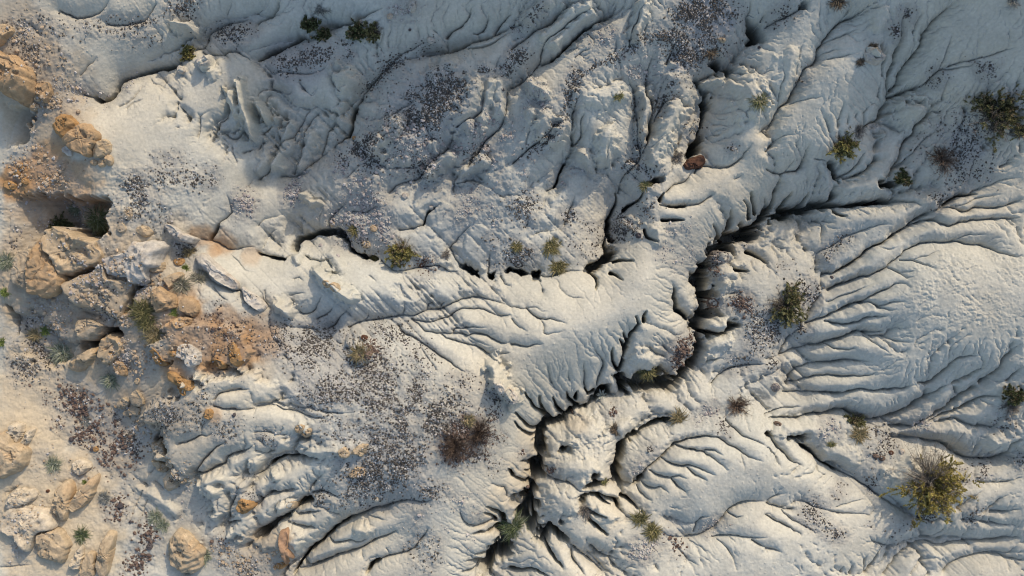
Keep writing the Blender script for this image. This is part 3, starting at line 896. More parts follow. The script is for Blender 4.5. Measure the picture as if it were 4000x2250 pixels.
# gravel: tile, radius, count, size, tone(0 dark,1 brown,2 pale mix), path
GRAVEL = [
(0,0,100,260,9,0,"90,180 350,200 800,200 900,260"),(0,0,40,90,9,0,"1150,140 900,190"),(0,0,80,240,10,0,"1300,80 1450,30"),(0,0,70,300,9,0,"1640,250 1850,250"),
(0,0,60,90,8,2,"950,620 1050,580"),(0,0,60,120,10,2,"450,640 620,720 800,770"),(0,0,75,380,9,0,"950,1370 1600,1340"),(0,0,60,120,10,0,"1000,1440"),(0,0,150,200,9,0,"200,330 300,420"),(0,0,100,160,9,2,"250,1000 330,900 250,1100"),
(0,0,60,90,9,0,"1200,300 900,290"),(0,0,60,50,7,0,"1150,1180 1400,1190"),
(1,0,75,700,9,0,"150,450 250,480 500,400 700,380"),(1,0,60,260,9,0,"1100,430 950,520 800,680"),(1,0,60,200,9,0,"1250,650 1600,580"),(1,0,150,2900,8,0,"1100,850 1400,750 1500,650"),(1,0,120,600,9,0,"1300,900"),(1,0,90,1300,9,0,"900,1000 700,1180 1000,1180"),
(1,0,80,260,9,0,"1300,1290 1150,1200"),(1,0,70,300,10,0,"1750,1120 1600,1200"),(1,0,35,90,9,0,"1730,530"),(1,0,50,90,10,0,"1900,520"),(1,0,100,220,10,2,"800,1350 600,1250"),(1,0,60,80,9,2,"200,1400 350,1290"),(1,0,250,700,9,2,"1000,950 1200,1050 1000,1250"),(1,0,60,180,8,0,"1250,380 1400,360"),(1,0,60,120,10,2,"1000,100 1200,60"),(1,0,200,500,9,2,"1700,1200 1850,1000"),
(2,0,165,5200,8,0,"1480,50 1400,250 1330,420"),(2,0,45,1300,8,0,"1200,250 1000,300 750,450 500,540 400,800 330,1000 120,1150"),(2,0,35,300,9,0,"930,600 940,900 960,1200"),(2,0,60,140,9,0,"880,1250 970,1230"),(2,0,50,200,9,0,"1220,560 1150,680"),(2,0,70,170,9,0,"60,430"),(2,0,120,300,9,2,"900,480 1020,520"),(2,0,50,130,10,0,"30,220 150,130 230,40"),(2,0,130,200,8,2,"600,330 740,260"),(2,0,100,240,9,2,"250,700 150,740"),(2,0,60,90,10,0,"1300,1000 1440,920"),(2,0,50,60,10,0,"1680,120"),(2,0,90,220,9,2,"100,1380 200,1300 650,1330"),(2,0,60,140,9,0,"1090,1340"),(2,0,40,70,9,0,"1660,1120"),(2,0,55,130,9,0,"1180,700 1080,820"),
(3,0,150,480,9,0,"1500,1080 1560,1200"),(3,0,60,130,9,0,"1100,1150 1300,1000"),(3,0,45,60,10,0,"970,230"),(3,0,70,100,8,0,"1600,480 1750,560"),(3,0,60,110,9,0,"60,160 180,60"),(3,0,140,260,9,0,"1450,900 1800,960"),(3,0,25,70,9,0,"300,480 240,600"),(3,0,40,60,8,0,"1050,100"),(3,0,60,120,8,0,"1250,590 1330,540"),(3,0,120,220,8,0,"1600,1280 1450,1400"),(3,0,60,80,8,0,"1900,740"),
(0,1,120,330,9,0,"1050,80 1000,40"),(0,1,110,380,10,2,"600,500 750,600 700,750"),(0,1,110,300,9,2,"500,920 250,980"),(0,1,70,330,9,0,"150,1000 200,1120 380,1320"),(0,1,150,300,7,1,"1500,1100 1750,1080"),(0,1,40,30,9,0,"1650,840"),(0,1,100,260,9,0,"250,1350 150,1300"),(0,1,80,160,9,2,"850,1180 1000,1250"),(0,1,60,100,9,0,"80,400"),(0,1,60,120,9,0,"1430,420 1340,460"),(0,1,60,100,9,2,"1020,780"),(0,1,120,180,9,0,"900,900 820,800"),(0,1,130,150,8,0,"1280,120 1100,200"),(0,1,40,60,12,2,"1100,700"),(0,1,70,160,12,2,"1860,100 1800,60"),(0,1,200,260,9,0,"1650,1300 1850,1000"),(0,1,200,250,10,2,"300,60 500,100 200,200"),
(1,1,150,2600,8,0,"150,1100 400,1150 800,1300 1000,1380"),(1,1,80,650,8,0,"900,1000 1100,1080 1300,1300"),(1,1,60,200,10,1,"880,1180"),(1,1,110,520,12,2,"600,250 900,330"),(1,1,100,320,11,2,"700,130 900,60"),(1,1,110,350,9,0,"1800,350 1880,500"),(1,1,150,400,9,2,"1600,50 1750,150"),(1,1,60,90,9,0,"560,1100 680,1080"),(1,1,60,80,9,1,"1280,540"),(1,1,60,140,9,0,"750,420 900,400"),(1,1,60,120,12,2,"300,-20 250,40"),(1,1,70,200,8,0,"1480,1400 1600,1400"),
(2,1,100,340,9,0,"100,150 50,30"),(2,1,35,140,9,0,"450,150 420,230"),(2,1,90,420,9,0,"850,240 820,300"),(2,1,110,330,8,0,"550,400 650,360"),(2,1,80,220,10,0,"1000,120"),(2,1,55,300,10,1,"1340,1120 1250,1280"),(2,1,60,300,9,1,"1740,800 1720,900"),(2,1,60,70,10,0,"1560,480"),(2,1,50,90,9,0,"1500,850"),(2,1,100,380,9,0,"1880,1150 1860,900"),(2,1,60,80,9,0,"1650,1330 1800,1250"),(2,1,60,120,9,0,"40,540"),(2,1,150,160,8,2,"1200,450 1300,330"),(2,1,40,90,9,0,"1780,380 1850,320"),(2,1,50,70,10,1,"1550,580"),(2,1,60,100,9,0,"90,480 130,430"),
(3,1,90,170,10,0,"150,650 300,780"),(3,1,60,180,9,0,"50,1000 30,1100"),(3,1,50,90,9,0,"250,1040"),(3,1,35,80,10,0,"400,500 620,330"),(3,1,60,90,10,0,"1400,50 1250,40"),(3,1,40,60,9,0,"40,1290"),(3,1,30,30,9,0,"200,500 90,560"),(3,1,30,60,9,0,"330,850 390,700"),
(0,2,95,950,13,1,"500,100 620,150 800,320 900,450 1000,600"),(0,2,75,380,13,1,"800,520 830,650 900,800 880,1000"),(0,2,70,260,10,1,"640,380"),(0,2,75,380,13,1,"1100,1050 1140,1200 1030,1350 1000,1449"),(0,2,60,220,11,0,"900,250 960,380 1040,500"),(0,2,85,380,8,0,"1250,230 1350,210"),(0,2,120,170,8,1,"300,60"),(0,2,35,60,9,1,"430,240 460,350"),(0,2,70,160,9,0,"1700,350 1850,300"),(0,2,60,160,8,0,"1880,800"),(0,2,90,120,8,0,"1850,1400"),(0,2,50,60,9,0,"1360,690"),(0,2,60,70,8,1,"1650,1150 1700,1230"),(0,2,70,140,8,0,"1450,400 1580,60"),(0,2,120,90,8,2,"1450,900"),(0,2,120,60,7,2,"100,1350 250,1230"),
(1,2,130,2000,8,0,"400,50 900,120 1300,50"),(1,2,180,1700,9,0,"1100,300 1500,250"),(1,2,140,1700,9,0,"1200,600 900,700 700,780"),(1,2,110,3000,8,1,"1400,500 1560,450 1750,340"),(1,2,130,600,9,0,"1700,500"),(1,2,100,260,8,0,"600,300"),(1,2,80,260,8,0,"1300,850"),(1,2,120,320,8,0,"1320,1320 1250,1150"),(1,2,60,110,10,0,"480,850"),(1,2,25,90,8,0,"600,830 900,870 1200,890"),(1,2,40,90,8,0,"60,380 120,420"),(1,2,90,150,8,0,"30,1400"),(1,2,200,260,8,2,"1300,1000 1600,950"),(1,2,150,900,8,0,"800,500 950,400"),(1,2,90,200,8,0,"1750,30 1800,300"),
(0,1,160,260,15,3,"550,560 750,620 650,800 820,850"),(0,1,130,160,14,3,"300,860 480,930 250,1050"),(0,1,110,140,14,3,"880,1180 980,1300 1100,1230"),(0,1,140,200,13,3,"1150,1150 1350,1100 1550,1150"),(0,1,120,150,15,3,"1000,800 1150,640 900,520"),(0,1,60,80,16,3,"900,980 980,930"),(0,0,160,200,13,3,"120,230 330,420 430,720"),(0,0,120,160,14,3,"150,1180 300,1330 500,1400"),(0,0,60,90,15,3,"330,790 420,760 280,900"),(0,2,60,110,15,3,"930,160 1000,280 1150,420 1200,560"),(0,2,90,120,12,3,"1250,420 1400,560 1420,720"),(0,2,90,90,11,3,"250,520 480,700 700,640"),(0,2,150,160,10,3,"150,1000 350,1150 100,900"),(0,2,90,110,12,3,"1650,1250 1750,1350 1900,1400"),(1,2,80,90,12,3,"60,1250 130,1380"),(1,1,60,80,14,2,"900,200 1000,330 860,150"),(1,0,140,260,13,2,"1150,1000 1350,1250 1500,1150"),(1,0,120,200,13,2,"1700,950 1800,1200"),
(2,2,40,60,10,1,"740,210"),(2,2,45,80,11,1,"140,850"),(2,2,30,40,9,1,"290,650"),(2,2,22,30,10,1,"80,530"),(2,2,60,80,9,2,"940,650"),(2,2,25,30,10,0,"1040,490"),(2,2,60,170,9,2,"1100,1220 900,1260"),(2,2,60,80,10,1,"1300,1240 1160,1180"),(2,2,50,50,10,0,"1600,320"),(2,2,60,80,8,2,"1450,1120 1600,1060"),(2,2,80,120,9,2,"1500,200 1400,220"),
(3,2,90,350,9,0,"900,450 800,420"),(3,2,60,280,9,0,"1300,940 1150,990"),(3,2,80,200,9,0,"1650,640 1500,680"),(3,2,60,80,9,0,"740,670 800,800"),(3,2,70,170,9,0,"280,920 450,1050"),(3,2,50,70,8,0,"1650,970 1500,1030"),(3,2,60,90,9,0,"1650,310 1850,330"),(3,2,70,120,9,2,"450,320"),(3,2,60,120,9,2,"1100,330 1300,300"),(3,2,30,40,9,0,"480,1130 560,1130"),(3,2,40,60,8,0,"520,680 520,850"),(3,2,50,70,9,0,"1860,500 1900,600"),(3,2,80,90,8,0,"1100,1160 760,1100"),
]
# colour blobs: tile x y r strength colour
BLOBS = [
(0,0,300,1290,210,.9,'ochre'),(0,0,110,1380,130,.9,'ochre'),(0,0,620,1390,190,.45,'tan'),(0,0,430,1130,120,.6,'ochre'),(0,0,100,300,360,.55,'tan'),(0,0,250,500,240,.55,'tan'),(0,0,450,950,260,.4,'tan'),
(0,1,400,20,330,.55,'ochre'),(0,1,300,650,520,.75,'tan'),(0,0,250,650,420,.6,'tan'),(0,1,500,1150,480,.6,'tan'),(0,1,1250,650,300,.45,'tan'),(0,1,1900,1080,200,.5,'ochre'),(0,2,1050,-60,420,.5,'tan'),(0,1,750,800,480,.75,'tan'),(0,1,1000,500,300,.5,'tan'),(0,1,1150,1000,260,.5,'tan'),(0,1,1500,1060,230,.85,'ochre'),(0,1,1760,1180,170,.85,'ochre'),(0,1,1250,1000,110,.6,'ochre'),(0,1,1330,1330,130,.7,'ochre'),(0,1,1620,1250,140,.8,'ochre'),(0,1,1330,830,160,.4,'ochre'),(0,1,850,250,130,.5,'tan'),(0,1,1350,270,130,.35,'tan'),(0,1,1490,330,95,.6,'ochre'),(0,1,1680,395,110,.55,'ochre'),(0,1,1880,480,90,.35,'ochre'),(0,1,1620,440,70,.55,'ochre'),(0,1,1700,960,130,.6,'ochre'),(0,1,800,1250,260,.35,'tan'),
(1,1,40,1130,190,.8,'ochre'),(1,1,90,900,120,.25,'tan'),(1,1,60,1330,120,.3,'tan'),
(0,2,120,600,700,.85,'cream'),(0,2,450,1200,520,.8,'cream'),(0,2,300,100,420,.75,'cream'),(0,2,850,700,380,.4,'cream'),(0,2,1400,1250,240,.3,'cream'),(0,2,1250,150,260,.35,'tan'),(0,2,1400,400,330,.25,'tan'),(0,2,1950,1300,260,.4,'tan'),(0,2,1650,220,70,.5,'ochre'),(0,2,1050,350,380,.25,'tan'),
(1,2,60,1200,180,.4,'tan'),(1,2,1840,880,120,.4,'cream'),(1,2,1750,1060,120,.4,'cream'),(1,2,1830,1130,90,.4,'cream'),(1,2,640,1010,60,.3,'tan'),(1,2,1580,410,200,.8,'umber'),(1,2,1450,480,120,.6,'umber'),
(2,2,150,420,120,.35,'cream'),(2,2,100,620,140,.4,'cream'),(2,2,60,780,140,.35,'cream'),(2,2,500,300,110,.3,'tan'),(2,1,1250,1200,120,.3,'umber'),(2,1,1750,830,100,.4,'umber'),
(2,0,1450,150,230,.55,'slate'),(2,0,1330,430,120,.5,'slate'),(1,0,1300,800,330,.3,'slate'),(1,0,300,470,260,.35,'slate'),(1,1,500,1250,400,.2,'slate'),(1,2,1000,650,380,.2,'slate'),(3,0,1500,1100,160,.35,'slate'),
(0,2,620,140,160,.35,'umber'),(0,2,830,330,120,.3,'umber'),(0,2,930,540,120,.25,'umber'),(1,0,720,620,110,.25,'cream'),
]
rng = np.random.default_rng(7)
random.seed(7)
K = 1.932                        # tile traces are written at 1.932 times picture pixels

def tile_pt(tile, x, y):
    return tile[0] * 1000 + x / K, tile[1] * 750 + y / K

def parse(s):
    return [tuple(float(c) for c in p.split(",")) for p in s.split()]

# ------------------------------------------------------------------ noise
_T = rng.random((256, 256)).astype(np.float32)
def vn(x, y, seed=0):
    x = np.asarray(x, np.float32) + seed * 17.31; y = np.asarray(y, np.float32) + seed * 9.77
    xi = np.floor(x); yi = np.floor(y)
    fx = x - xi; fy = y - yi
    fx = fx * fx * fx * (fx * (fx * 6 - 15) + 10); fy = fy * fy * fy * (fy * (fy * 6 - 15) + 10)
    a = xi.astype(np.int32) & 255; b = yi.astype(np.int32) & 255
    a1 = (a + 1) & 255; b1 = (b + 1) & 255
    return ((_T[b, a] * (1 - fx) + _T[b, a1] * fx) * (1 - fy) + (_T[b1, a] * (1 - fx) + _T[b1, a1] * fx) * fy) * 2 - 1
def fbm(x, y, oct=4, seed=0, gain=.5):
    r = 0; a = 1; f = 1; t = 0
    for k in range(oct):
        r = r + a * vn(x * f, y * f, seed + k * 3); t += a; a *= gain; f *= 2.03
    return r / t
def sstep(a, b, x):
    t = np.clip((x - a) / (b - a), 0, 1)
    return t * t * (3 - 2 * t)

def blur(a, n):
    for _ in range(n):
        a = (a + np.roll(a, 1, 0) + np.roll(a, -1, 0)) / 3
        a = (a + np.roll(a, 1, 1) + np.roll(a, -1, 1)) / 3
    return a

# ------------------------------------------------------------------ the sheet: fine grid in view, widening to the horizon
STEP = 2.7
def axis(lo, hi, out):
    core = np.arange(lo, hi + STEP, STEP)
    d = STEP; e = []; p = 0
    while p < out:
        d *= 1.11; p += d; e.append(p)
    e = np.array(e)
    return np.concatenate([(core[0] - e)[::-1], core, core[-1] + e]).astype(np.float32)
us = axis(-60, 4060, 11000)
vs = axis(-60, 2310, 11000)
NU, NV = len(us), len(vs)
U, V = np.meshgrid(us, vs)

CP = [
(0,0,1.6),(400,0,1.6),(800,0,1.3),(1200,0,1.5),(1600,0,1.9),(2000,0,2.2),(2400,0,2.3),(2800,0,1.9),(3000,0,2.0),(3400,0,2.4),(3800,0,2.9),(4000,0,3.1),
(0,300,1.4),(300,330,1.2),(700,300,0.9),(1000,300,.95),(1400,300,1.3),(1800,250,1.7),(2200,250,1.8),(2600,300,1.5),(2770,330,1.2),(2950,350,1.5),(3300,300,1.75),(3480,380,1.3),(3700,300,1.9),(4000,300,2.3),
(100,500,0.9),(350,520,1.3),(600,600,1.05),(900,600,0.8),(1100,680,0.45),(1400,600,0.8),(1800,550,1.2),(2200,500,1.4),(2500,550,1.1),(2750,600,0.95),(3000,520,1.3),(3270,700,0.75),(3450,560,0.9),(3600,700,1.0),(4000,600,1.6),
(300,850,0.8),(600,800,1.05),(900,850,0.7),(1150,900,0.35),(1400,850,0.45),(1800,900,0.5),(2000,850,0.6),(2400,900,0.45),(2650,800,1.1),(2900,800,0.9),(3000,840,0.4),(3300,900,0.65),(3600,850,1.0),(4000,850,1.45),
(150,1100,0.6),(500,1050,0.9),(700,1020,1.0),(1100,1020,0.65),(1000,1130,0.9),(1300,1150,0.8),(1550,1080,0.8),(1900,1100,0.75),(2200,1120,0.9),(2500,1050,1.05),(2700,1080,0.65),(2850,1000,0.5),(3150,1050,0.4),(3400,1050,0.9),(3750,1100,1.6),(4000,1100,1.9),
(100,1350,0.3),(350,1300,0.4),(600,1250,0.9),(900,1250,0.9),(1200,1270,0.55),(1500,1280,0.6),(1900,1330,1.0),(2150,1300,1.12),(2400,1250,1.0),(2600,1350,0.6),(2750,1300,0.45),(2950,1350,0.3),(3100,1300,0.4),(3400,1350,1.0),(3750,1300,1.55),(4000,1400,1.5),
(100,1600,0.25),(450,1600,0.05),(620,1600,0.55),(900,1500,0.8),(1300,1500,0.9),(1700,1500,1.1),(1900,1600,1.2),(2050,1500,0.95),(2200,1600,0.5),(2400,1580,0.5),(2700,1560,0.4),(3000,1580,0.3),(3300,1560,0.7),(3700,1550,1.0),(4000,1600,1.05),
(150,1750,0.3),(500,1800,0.0),(800,1750,0.45),(1100,1750,0.75),(1500,1750,1.0),(1850,1750,1.1),(2050,1750,0.6),(2250,1720,0.6),(2500,1750,0.45),(2750,1800,0.8),(3000,1720,0.85),(3200,1700,0.5),(3500,1720,0.5),(3800,1780,0.65),(4000,1750,0.8),
(150,2050,0.3),(500,2000,0.0),(800,2000,0.12),(1000,2050,0.45),(1400,2000,0.75),(1750,2000,0.9),(1960,2050,0.5),(2200,2000,0.6),(2500,2080,0.5),(2800,2030,0.9),(3050,1930,0.92),(3400,1980,0.5),(3700,2000,0.65),(4000,2000,0.85),
(150,2250,0.3),(600,2250,0.0),(1000,2230,0.2),(1300,2250,0.45),(1700,2250,0.7),(1900,2250,0.4),(2200,2200,0.6),(2600,2250,0.7),(3000,2250,0.85),(3400,2250,0.4),(3700,2250,0.3),(4000,2250,0.5)]
cp = np.array(CP, np.float64)
def tps_fit(c, lam):
    n = len(c); d = np.hypot(c[:, None, 0] - c[None, :, 0], c[:, None, 1] - c[None, :, 1]) / 1000
    Km = np.where(d > 0, d * d * np.log(d + 1e-12), 0) + lam * np.eye(n)
    P = np.c_[np.ones(n), c[:, :2] / 1000]
    A = np.zeros((n + 3, n + 3)); A[:n, :n] = Km; A[:n, n:] = P; A[n:, :n] = P.T
    return np.linalg.solve(A, np.r_[c[:, 2], 0, 0, 0])
_w = tps_fit(cp, .002)
LS = 20.0
cu = np.arange(-200, 4201, LS); cv = np.arange(-200, 2451, LS)
CU, CV = np.meshgrid(cu, cv)
_z = _w[-3] + _w[-2] * CU / 1000 + _w[-1] * CV / 1000
for i in range(len(cp)):
    d = np.hypot(CU - cp[i, 0], CV - cp[i, 1]) / 1000
    _z += _w[i] * np.where(d > 0, d * d * np.log(d + 1e-12), 0)
_z *= 1.1
# the valleys the main channels have worn, wider than the channels themselves: reach, depth, course
MACRO = [
(340,.78,"3130,830 3000,850 2850,950 2760,1050 2740,1250 2700,1400 2600,1480 2350,1560 2130,1680 2090,1800 2060,2000 1950,2200 1900,2400"),
(270,.55,"700,1005 850,965 1000,995 1150,920 1350,970 1500,1010 1800,1070 1920,1080 2100,1060 2330,1040 2390,930 2400,800"),
(190,.38,"2430,1900 2430,1780 2520,1680 2650,1640 2850,1600 3100,1530"),(170,.3,"2080,2080 2220,2120 2350,2220"),
(210,.24,"3130,1740 3250,1850 3450,1980 3600,2030"),(190,.34,"2690,2100 2800,2080 2860,2000 2950,1960 3100,1970"),(210,.34,"3460,2250 3500,2180 3600,2120 4000,2110"),(200,.3,"3700,2230 3800,2175 4000,2190"),
(210,.45,"2660,700 2700,600 2750,400 2820,280 2950,120"),(200,.34,"2420,760 2480,640 2490,450 2540,330"),
(210,.4,"400,385 480,300 680,260 800,130 1000,60"),(160,.3,"1000,225 1180,140 1300,100"),(210,.4,"1300,570 1370,450 1450,330 1540,240 1700,200 2000,100"),(170,.34,"1000,700 1100,690 1230,610 1330,540"),
(150,.25,"1000,690 1080,580 1170,470"),(150,.25,"1130,680 1190,540 1250,420"),(160,.28,"1000,580 1070,520 1090,400"),
(230,.36,"3150,1400 3060,1300 3150,1150 3200,1000 3330,920"),(150,.22,"3490,480 3460,520 3490,350 3560,200 3720,0"),(150,.26,"3000,520 3110,360 3200,220 3330,70"),
(180,.3,"1140,2250 1290,2090 1500,1990"),(160,.28,"1000,2090 1110,2020 1220,1950"),(160,.26,"1000,1850 1150,1780"),(160,.24,"1160,2230 1350,2160 1550,2080"),
(190,.34,"1280,1290 1480,1240 1600,1260 1720,1190 1850,1160"),(150,.22,"1610,1250 1750,1320 1950,1430"),(150,.25,"2460,1310 2440,1440"),(170,.3,"2610,1210 2700,1270"),
(190,.34,"1830,700 1900,590 1960,470 1990,310"),(170,.3,"1600,740 1700,690 1780,560"),(170,.3,"2060,310 2220,150 2400,20"),(170,.3,"2090,250 2000,330 1900,420"),(150,.26,"2140,735 2230,590"),
(160,.24,"3220,1140 3480,1030 3550,950 3850,960"),(160,.24,"3230,1060 3450,910 3580,850"),(160,.22,"3050,1380 3300,1310 3480,1290"),(170,.25,"3090,1450 3400,1420"),(170,.26,"3280,1610 3450,1640 3700,1510"),(170,.26,"3480,1660 3650,1620 3830,1500"),(170,.26,"3500,1715 3720,1760 3900,1790"),
(170,.3,"2990,950 3100,880"),(150,.24,"3360,820 3560,740 3800,720"),
]
mac = np.zeros_like(_z)
for (wd, dp, path) in MACRO:
    P = np.array(parse(path)); D = np.full(CU.shape, 1e6)
    for k in range(len(P) - 1):
        e = P[k + 1] - P[k]; t = np.clip(((CU - P[k, 0]) * e[0] + (CV - P[k, 1]) * e[1]) / (e @ e), 0, 1)
        D = np.minimum(D, np.hypot(CU - P[k, 0] - t * e[0], CV - P[k, 1] - t * e[1]))
    mac += (dp * (1 - np.clip(D / (wd * 1.12), 0, 1)) ** 1.9) ** 2.5
_z = _z - mac ** (1 / 2.5) * 1.08
_zb = _z.copy()
def base_z(u, v):
    """uniform cubic B-spline over the coarse lattice, so the slopes have no facets"""
    x = np.clip((np.asarray(u, float) + 200) / LS, 1, _zb.shape[1] - 2.001); y = np.clip((np.asarray(v, float) + 200) / LS, 1, _zb.shape[0] - 2.001)
    xi = x.astype(int); yi = y.astype(int); fx = x - xi; fy = y - yi
    def wts(t): return ((1 - t) ** 3 / 6, (3 * t ** 3 - 6 * t * t + 4) / 6, (-3 * t ** 3 + 3 * t * t + 3 * t + 1) / 6, t ** 3 / 6)
    wx, wy = wts(fx), wts(fy); r = 0
    for j in range(4):
        row = 0
        jj = np.clip(yi - 1 + j, 0, _zb.shape[0] - 1)
        for i in range(4):
            row = row + wx[i] * _zb[jj, np.clip(xi - 1 + i, 0, _zb.shape[1] - 1)]
        r = r + wy[j] * row
    return r
ZB = base_z(U, V).astype(np.float32)

# ------------------------------------------------------------------ channels, ridges, gullies cut into it
wu = 5.0 * fbm(U / 75, V / 75, 3, 1) + 2.6 * vn(U / 24, V / 24, 2) + 1.1 * vn(U / 10, V / 10, 3)
wv = 5.0 * fbm(U / 75, V / 75, 3, 5) + 2.6 * vn(U / 24, V / 24, 6) + 1.1 * vn(U / 10, V / 10, 7)
WU = U + wu; WV = V + wv
RILL = np.zeros_like(U); VALLEY = np.zeros_like(U); RIDGE = np.zeros_like(U); CUT = np.zeros_like(U); GULLY = np.zeros_like(U)
edge_n = fbm(U / 26, V / 26, 3, 11)
rough_n = fbm(U / 70, V / 70, 3, 13)

def smooth(pts):
    if len(pts) < 3:
        return np.array(pts, float)
    p = np.array([pts[0]] + list(pts) + [pts[-1]], float)
    out = []
    for i in range(1, len(p) - 2):
        n = max(1, int(np.hypot(*(p[i + 1] - p[i])) / 14))
        for k in range(n):
            t = k / n
            out.append(.5 * (2 * p[i] + (p[i + 1] - p[i - 1]) * t + (2 * p[i - 1] - 5 * p[i] + 4 * p[i + 1] - p[i + 2]) * t * t
                             + (3 * p[i] - p[i - 1] - 3 * p[i + 1] + p[i + 2]) * t ** 3))
    out.append(p[-2])
    return np.array(out)

def trace(pts, reach):
    """window of the grid round a polyline, with the distance and the share of its length at every node"""
    x0, x1 = pts[:, 0].min() - reach - 8, pts[:, 0].max() + reach + 8
    y0, y1 = pts[:, 1].min() - reach - 8, pts[:, 1].max() + reach + 8
    i0, i1 = np.searchsorted(us, x0), np.searchsorted(us, x1)
    j0, j1 = np.searchsorted(vs, y0), np.searchsorted(vs, y1)
    D = np.full((j1 - j0, i1 - i0), 1e6, np.float32); S = np.zeros_like(D)
    seg = np.hypot(*np.diff(pts, axis=0).T); cum = np.r_[0, np.cumsum(seg)]; tot = max(cum[-1], 1e-6)
    for k in range(len(pts) - 1):
        a, b = pts[k], pts[k + 1]
        q0 = np.searchsorted(us, min(a[0], b[0]) - reach - 8); q1 = np.searchsorted(us, max(a[0], b[0]) + reach + 8)
        r0 = np.searchsorted(vs, min(a[1], b[1]) - reach - 8); r1 = np.searchsorted(vs, max(a[1], b[1]) + reach + 8)
        X = WU[r0:r1, q0:q1] - a[0]; Y = WV[r0:r1, q0:q1] - a[1]
        e = b - a; L2 = max(e @ e, 1e-6)
        t = np.clip((X * e[0] + Y * e[1]) / L2, 0, 1)
        d = np.sqrt((X - t * e[0]) ** 2 + (Y - t * e[1]) ** 2)
        sl = (slice(r0 - j0, r1 - j0), slice(q0 - i0, q1 - i0))
        m = d < D[sl]
        D[sl] = np.where(m, d, D[sl]); S[sl] = np.where(m, (cum[k] + t * seg[k]) / tot, S[sl])
    return (slice(j0, j1), slice(i0, i1)), D, S, tot

DEEP = 1.55
def FINGER(tile, pts, tot):
    """short flutes that open into the canyon"""
    a, b = pts[0]
    return tot < 170 and ((tile == (2,1) and a > 2290) or (tile == (2,2) and a < 2440 and not (b > 2120 and a > 2200)) or (tile == (1,2) and a > 1770) or (tile == (3,1) and b < 860))
for tile, text in LINES.items():
    for line in text.strip().splitlines():
        head, rest = line.split(None, 1)
        pts = smooth([tile_pt(tile, *p) for p in parse(rest)])
        kind, arg = head[0], head[1:]
        if kind in "RS":
            w = float(arg) / K
            sl, D, S, tot = trace(pts, w * 2.6)
            end = np.clip((1 - S) * tot / min(110, tot * .6), 0, 1) ** .7
            ws = w * (.55 + .45 * end)
            wm = w / PX
            t = np.clip(D / ws, 0, 1)
            amp = (.50 if kind == 'S' else .32) * wm * end * DEEP
            if kind == 'S' and FINGER(tile, pts, tot): amp = amp * 2.4
            RILL[sl] += (1.12 * amp * (1 - t) ** 2.5) ** 3
            t2 = np.clip(D / (ws * 2.5), 0, 1)
            VALLEY[sl] += ((.50 if kind == 'S' else .30) * wm * end * (1 - t2) ** 2 * DEEP) ** 3
            c = (.085 if kind == 'S' else .032) * end * np.clip(1 - D / 3.7, 0, 1)
            CUT[sl] = np.maximum(CUT[sl], c)
            if kind == 'S' and FINGER(tile, pts, tot):
                fg = (.55 * (1 - sstep(1.8, 6.2, D * (.7 + .6 * S))) * np.clip(1.15 - S, 0, 1) ** .6)
                GULLY[sl] = np.maximum(GULLY[sl], fg)
        elif kind == 'G':
            g = max(float(arg) / K * 1.22, 3.0)
            reach = g * 1.4 + 46
            sl, D, S, tot = trace(pts, reach)
            ends = np.clip(np.minimum(S, 1 - S) * tot / max(g * 1.5, 8) + .25, 0, 1)
            gd = g * (.72 + .28 * ends) * np.clip(1 + 1.2 * edge_n[sl] + .9 * rough_n[sl], .3, 2)
            dep = min(.34 + .055 * g, 1.45)
            prof = dep * (1 - sstep(.62 * gd, 1.12 * gd + 1.5, D)) * ends
            GULLY[sl] = np.maximum(GULLY[sl], prof)
            t = np.clip((D - gd * .8) / 40, 0, 1)
            RILL[sl] += (.17 * (1 - t) ** 2 * ends) ** 3
        else:
            w, h = arg.split(","); w = float(w) / K; h = float(h) / 100
            sl, D, S, tot = trace(pts, w * 1.5)
            t = np.clip(D / (w * 1.2) * (1 + .55 * edge_n[sl] + .35 * rough_n[sl]) + .10 * edge_n[sl], 0, 1)
            RIDGE[sl] = np.maximum(RIDGE[sl], h * (.5 * (1 - t * t) ** 2 + .5 * (1 - t) ** 1.3) * (1 + .35 * rough_n[sl] * (S * 2 - 1)))
RILL = np.cbrt(RILL); VALLEY = np.cbrt(VALLEY)

# plateaus and pits with a stepped edge
def poly_sd(poly, pad):
    P = smooth(list(poly) + [poly[0]])
    sl, D, S, tot = trace(P, pad)
    X = WU[sl]; Y = WV[sl]; ins = np.zeros(X.shape, bool)
    for k in range(len(P) - 1):
        (xa, ya), (xb, yb) = P[k], P[k + 1]
        if ya == yb: continue
        c = (ya > Y) != (yb > Y)
        ins ^= c & (X < (xb - xa) * (Y - ya) / (yb - ya) + xa)
    return sl, np.where(ins, D, -D)
STEPS = [   # tile, outline, height, edge in, edge out
((0,1),"40,0 240,20 500,8 620,38 700,28 812,78 802,310 700,330 600,340 540,290 430,262 290,370 150,450 10,450 0,200",-.95,26,10),
((0,0),"0,720 60,760 230,800 240,880 215,1000 170,1050 60,1090 -20,1130 -20,900",-.45,40,10),
((0,2),"1075,250 1070,300 1130,360 1210,375 1190,440 1200,560 1270,640 1290,720 1400,740 1490,690 1495,820 1560,880 1560,950 1620,1050 1710,1060 1710,1140 1790,1190 1850,1210 1960,1240 2200,1350 2300,1449 2700,1449 2600,800 2300,300 2000,-100 1500,-60 1250,60 1130,110",.42,90,8),
((0,1),"60,870 130,930 260,900 380,1000 560,1160 545,1280 420,1340 240,1290 120,1100",-.25,60,20),
((0,1),"1165,1190 1205,1285 1295,1315 1285,1380 1420,1440 1600,1300 1760,1330 1850,1310 1900,1180 1850,1050 1500,960 1280,1010 1240,1100",.25,30,8),
]
STEPH = np.zeros_like(U)
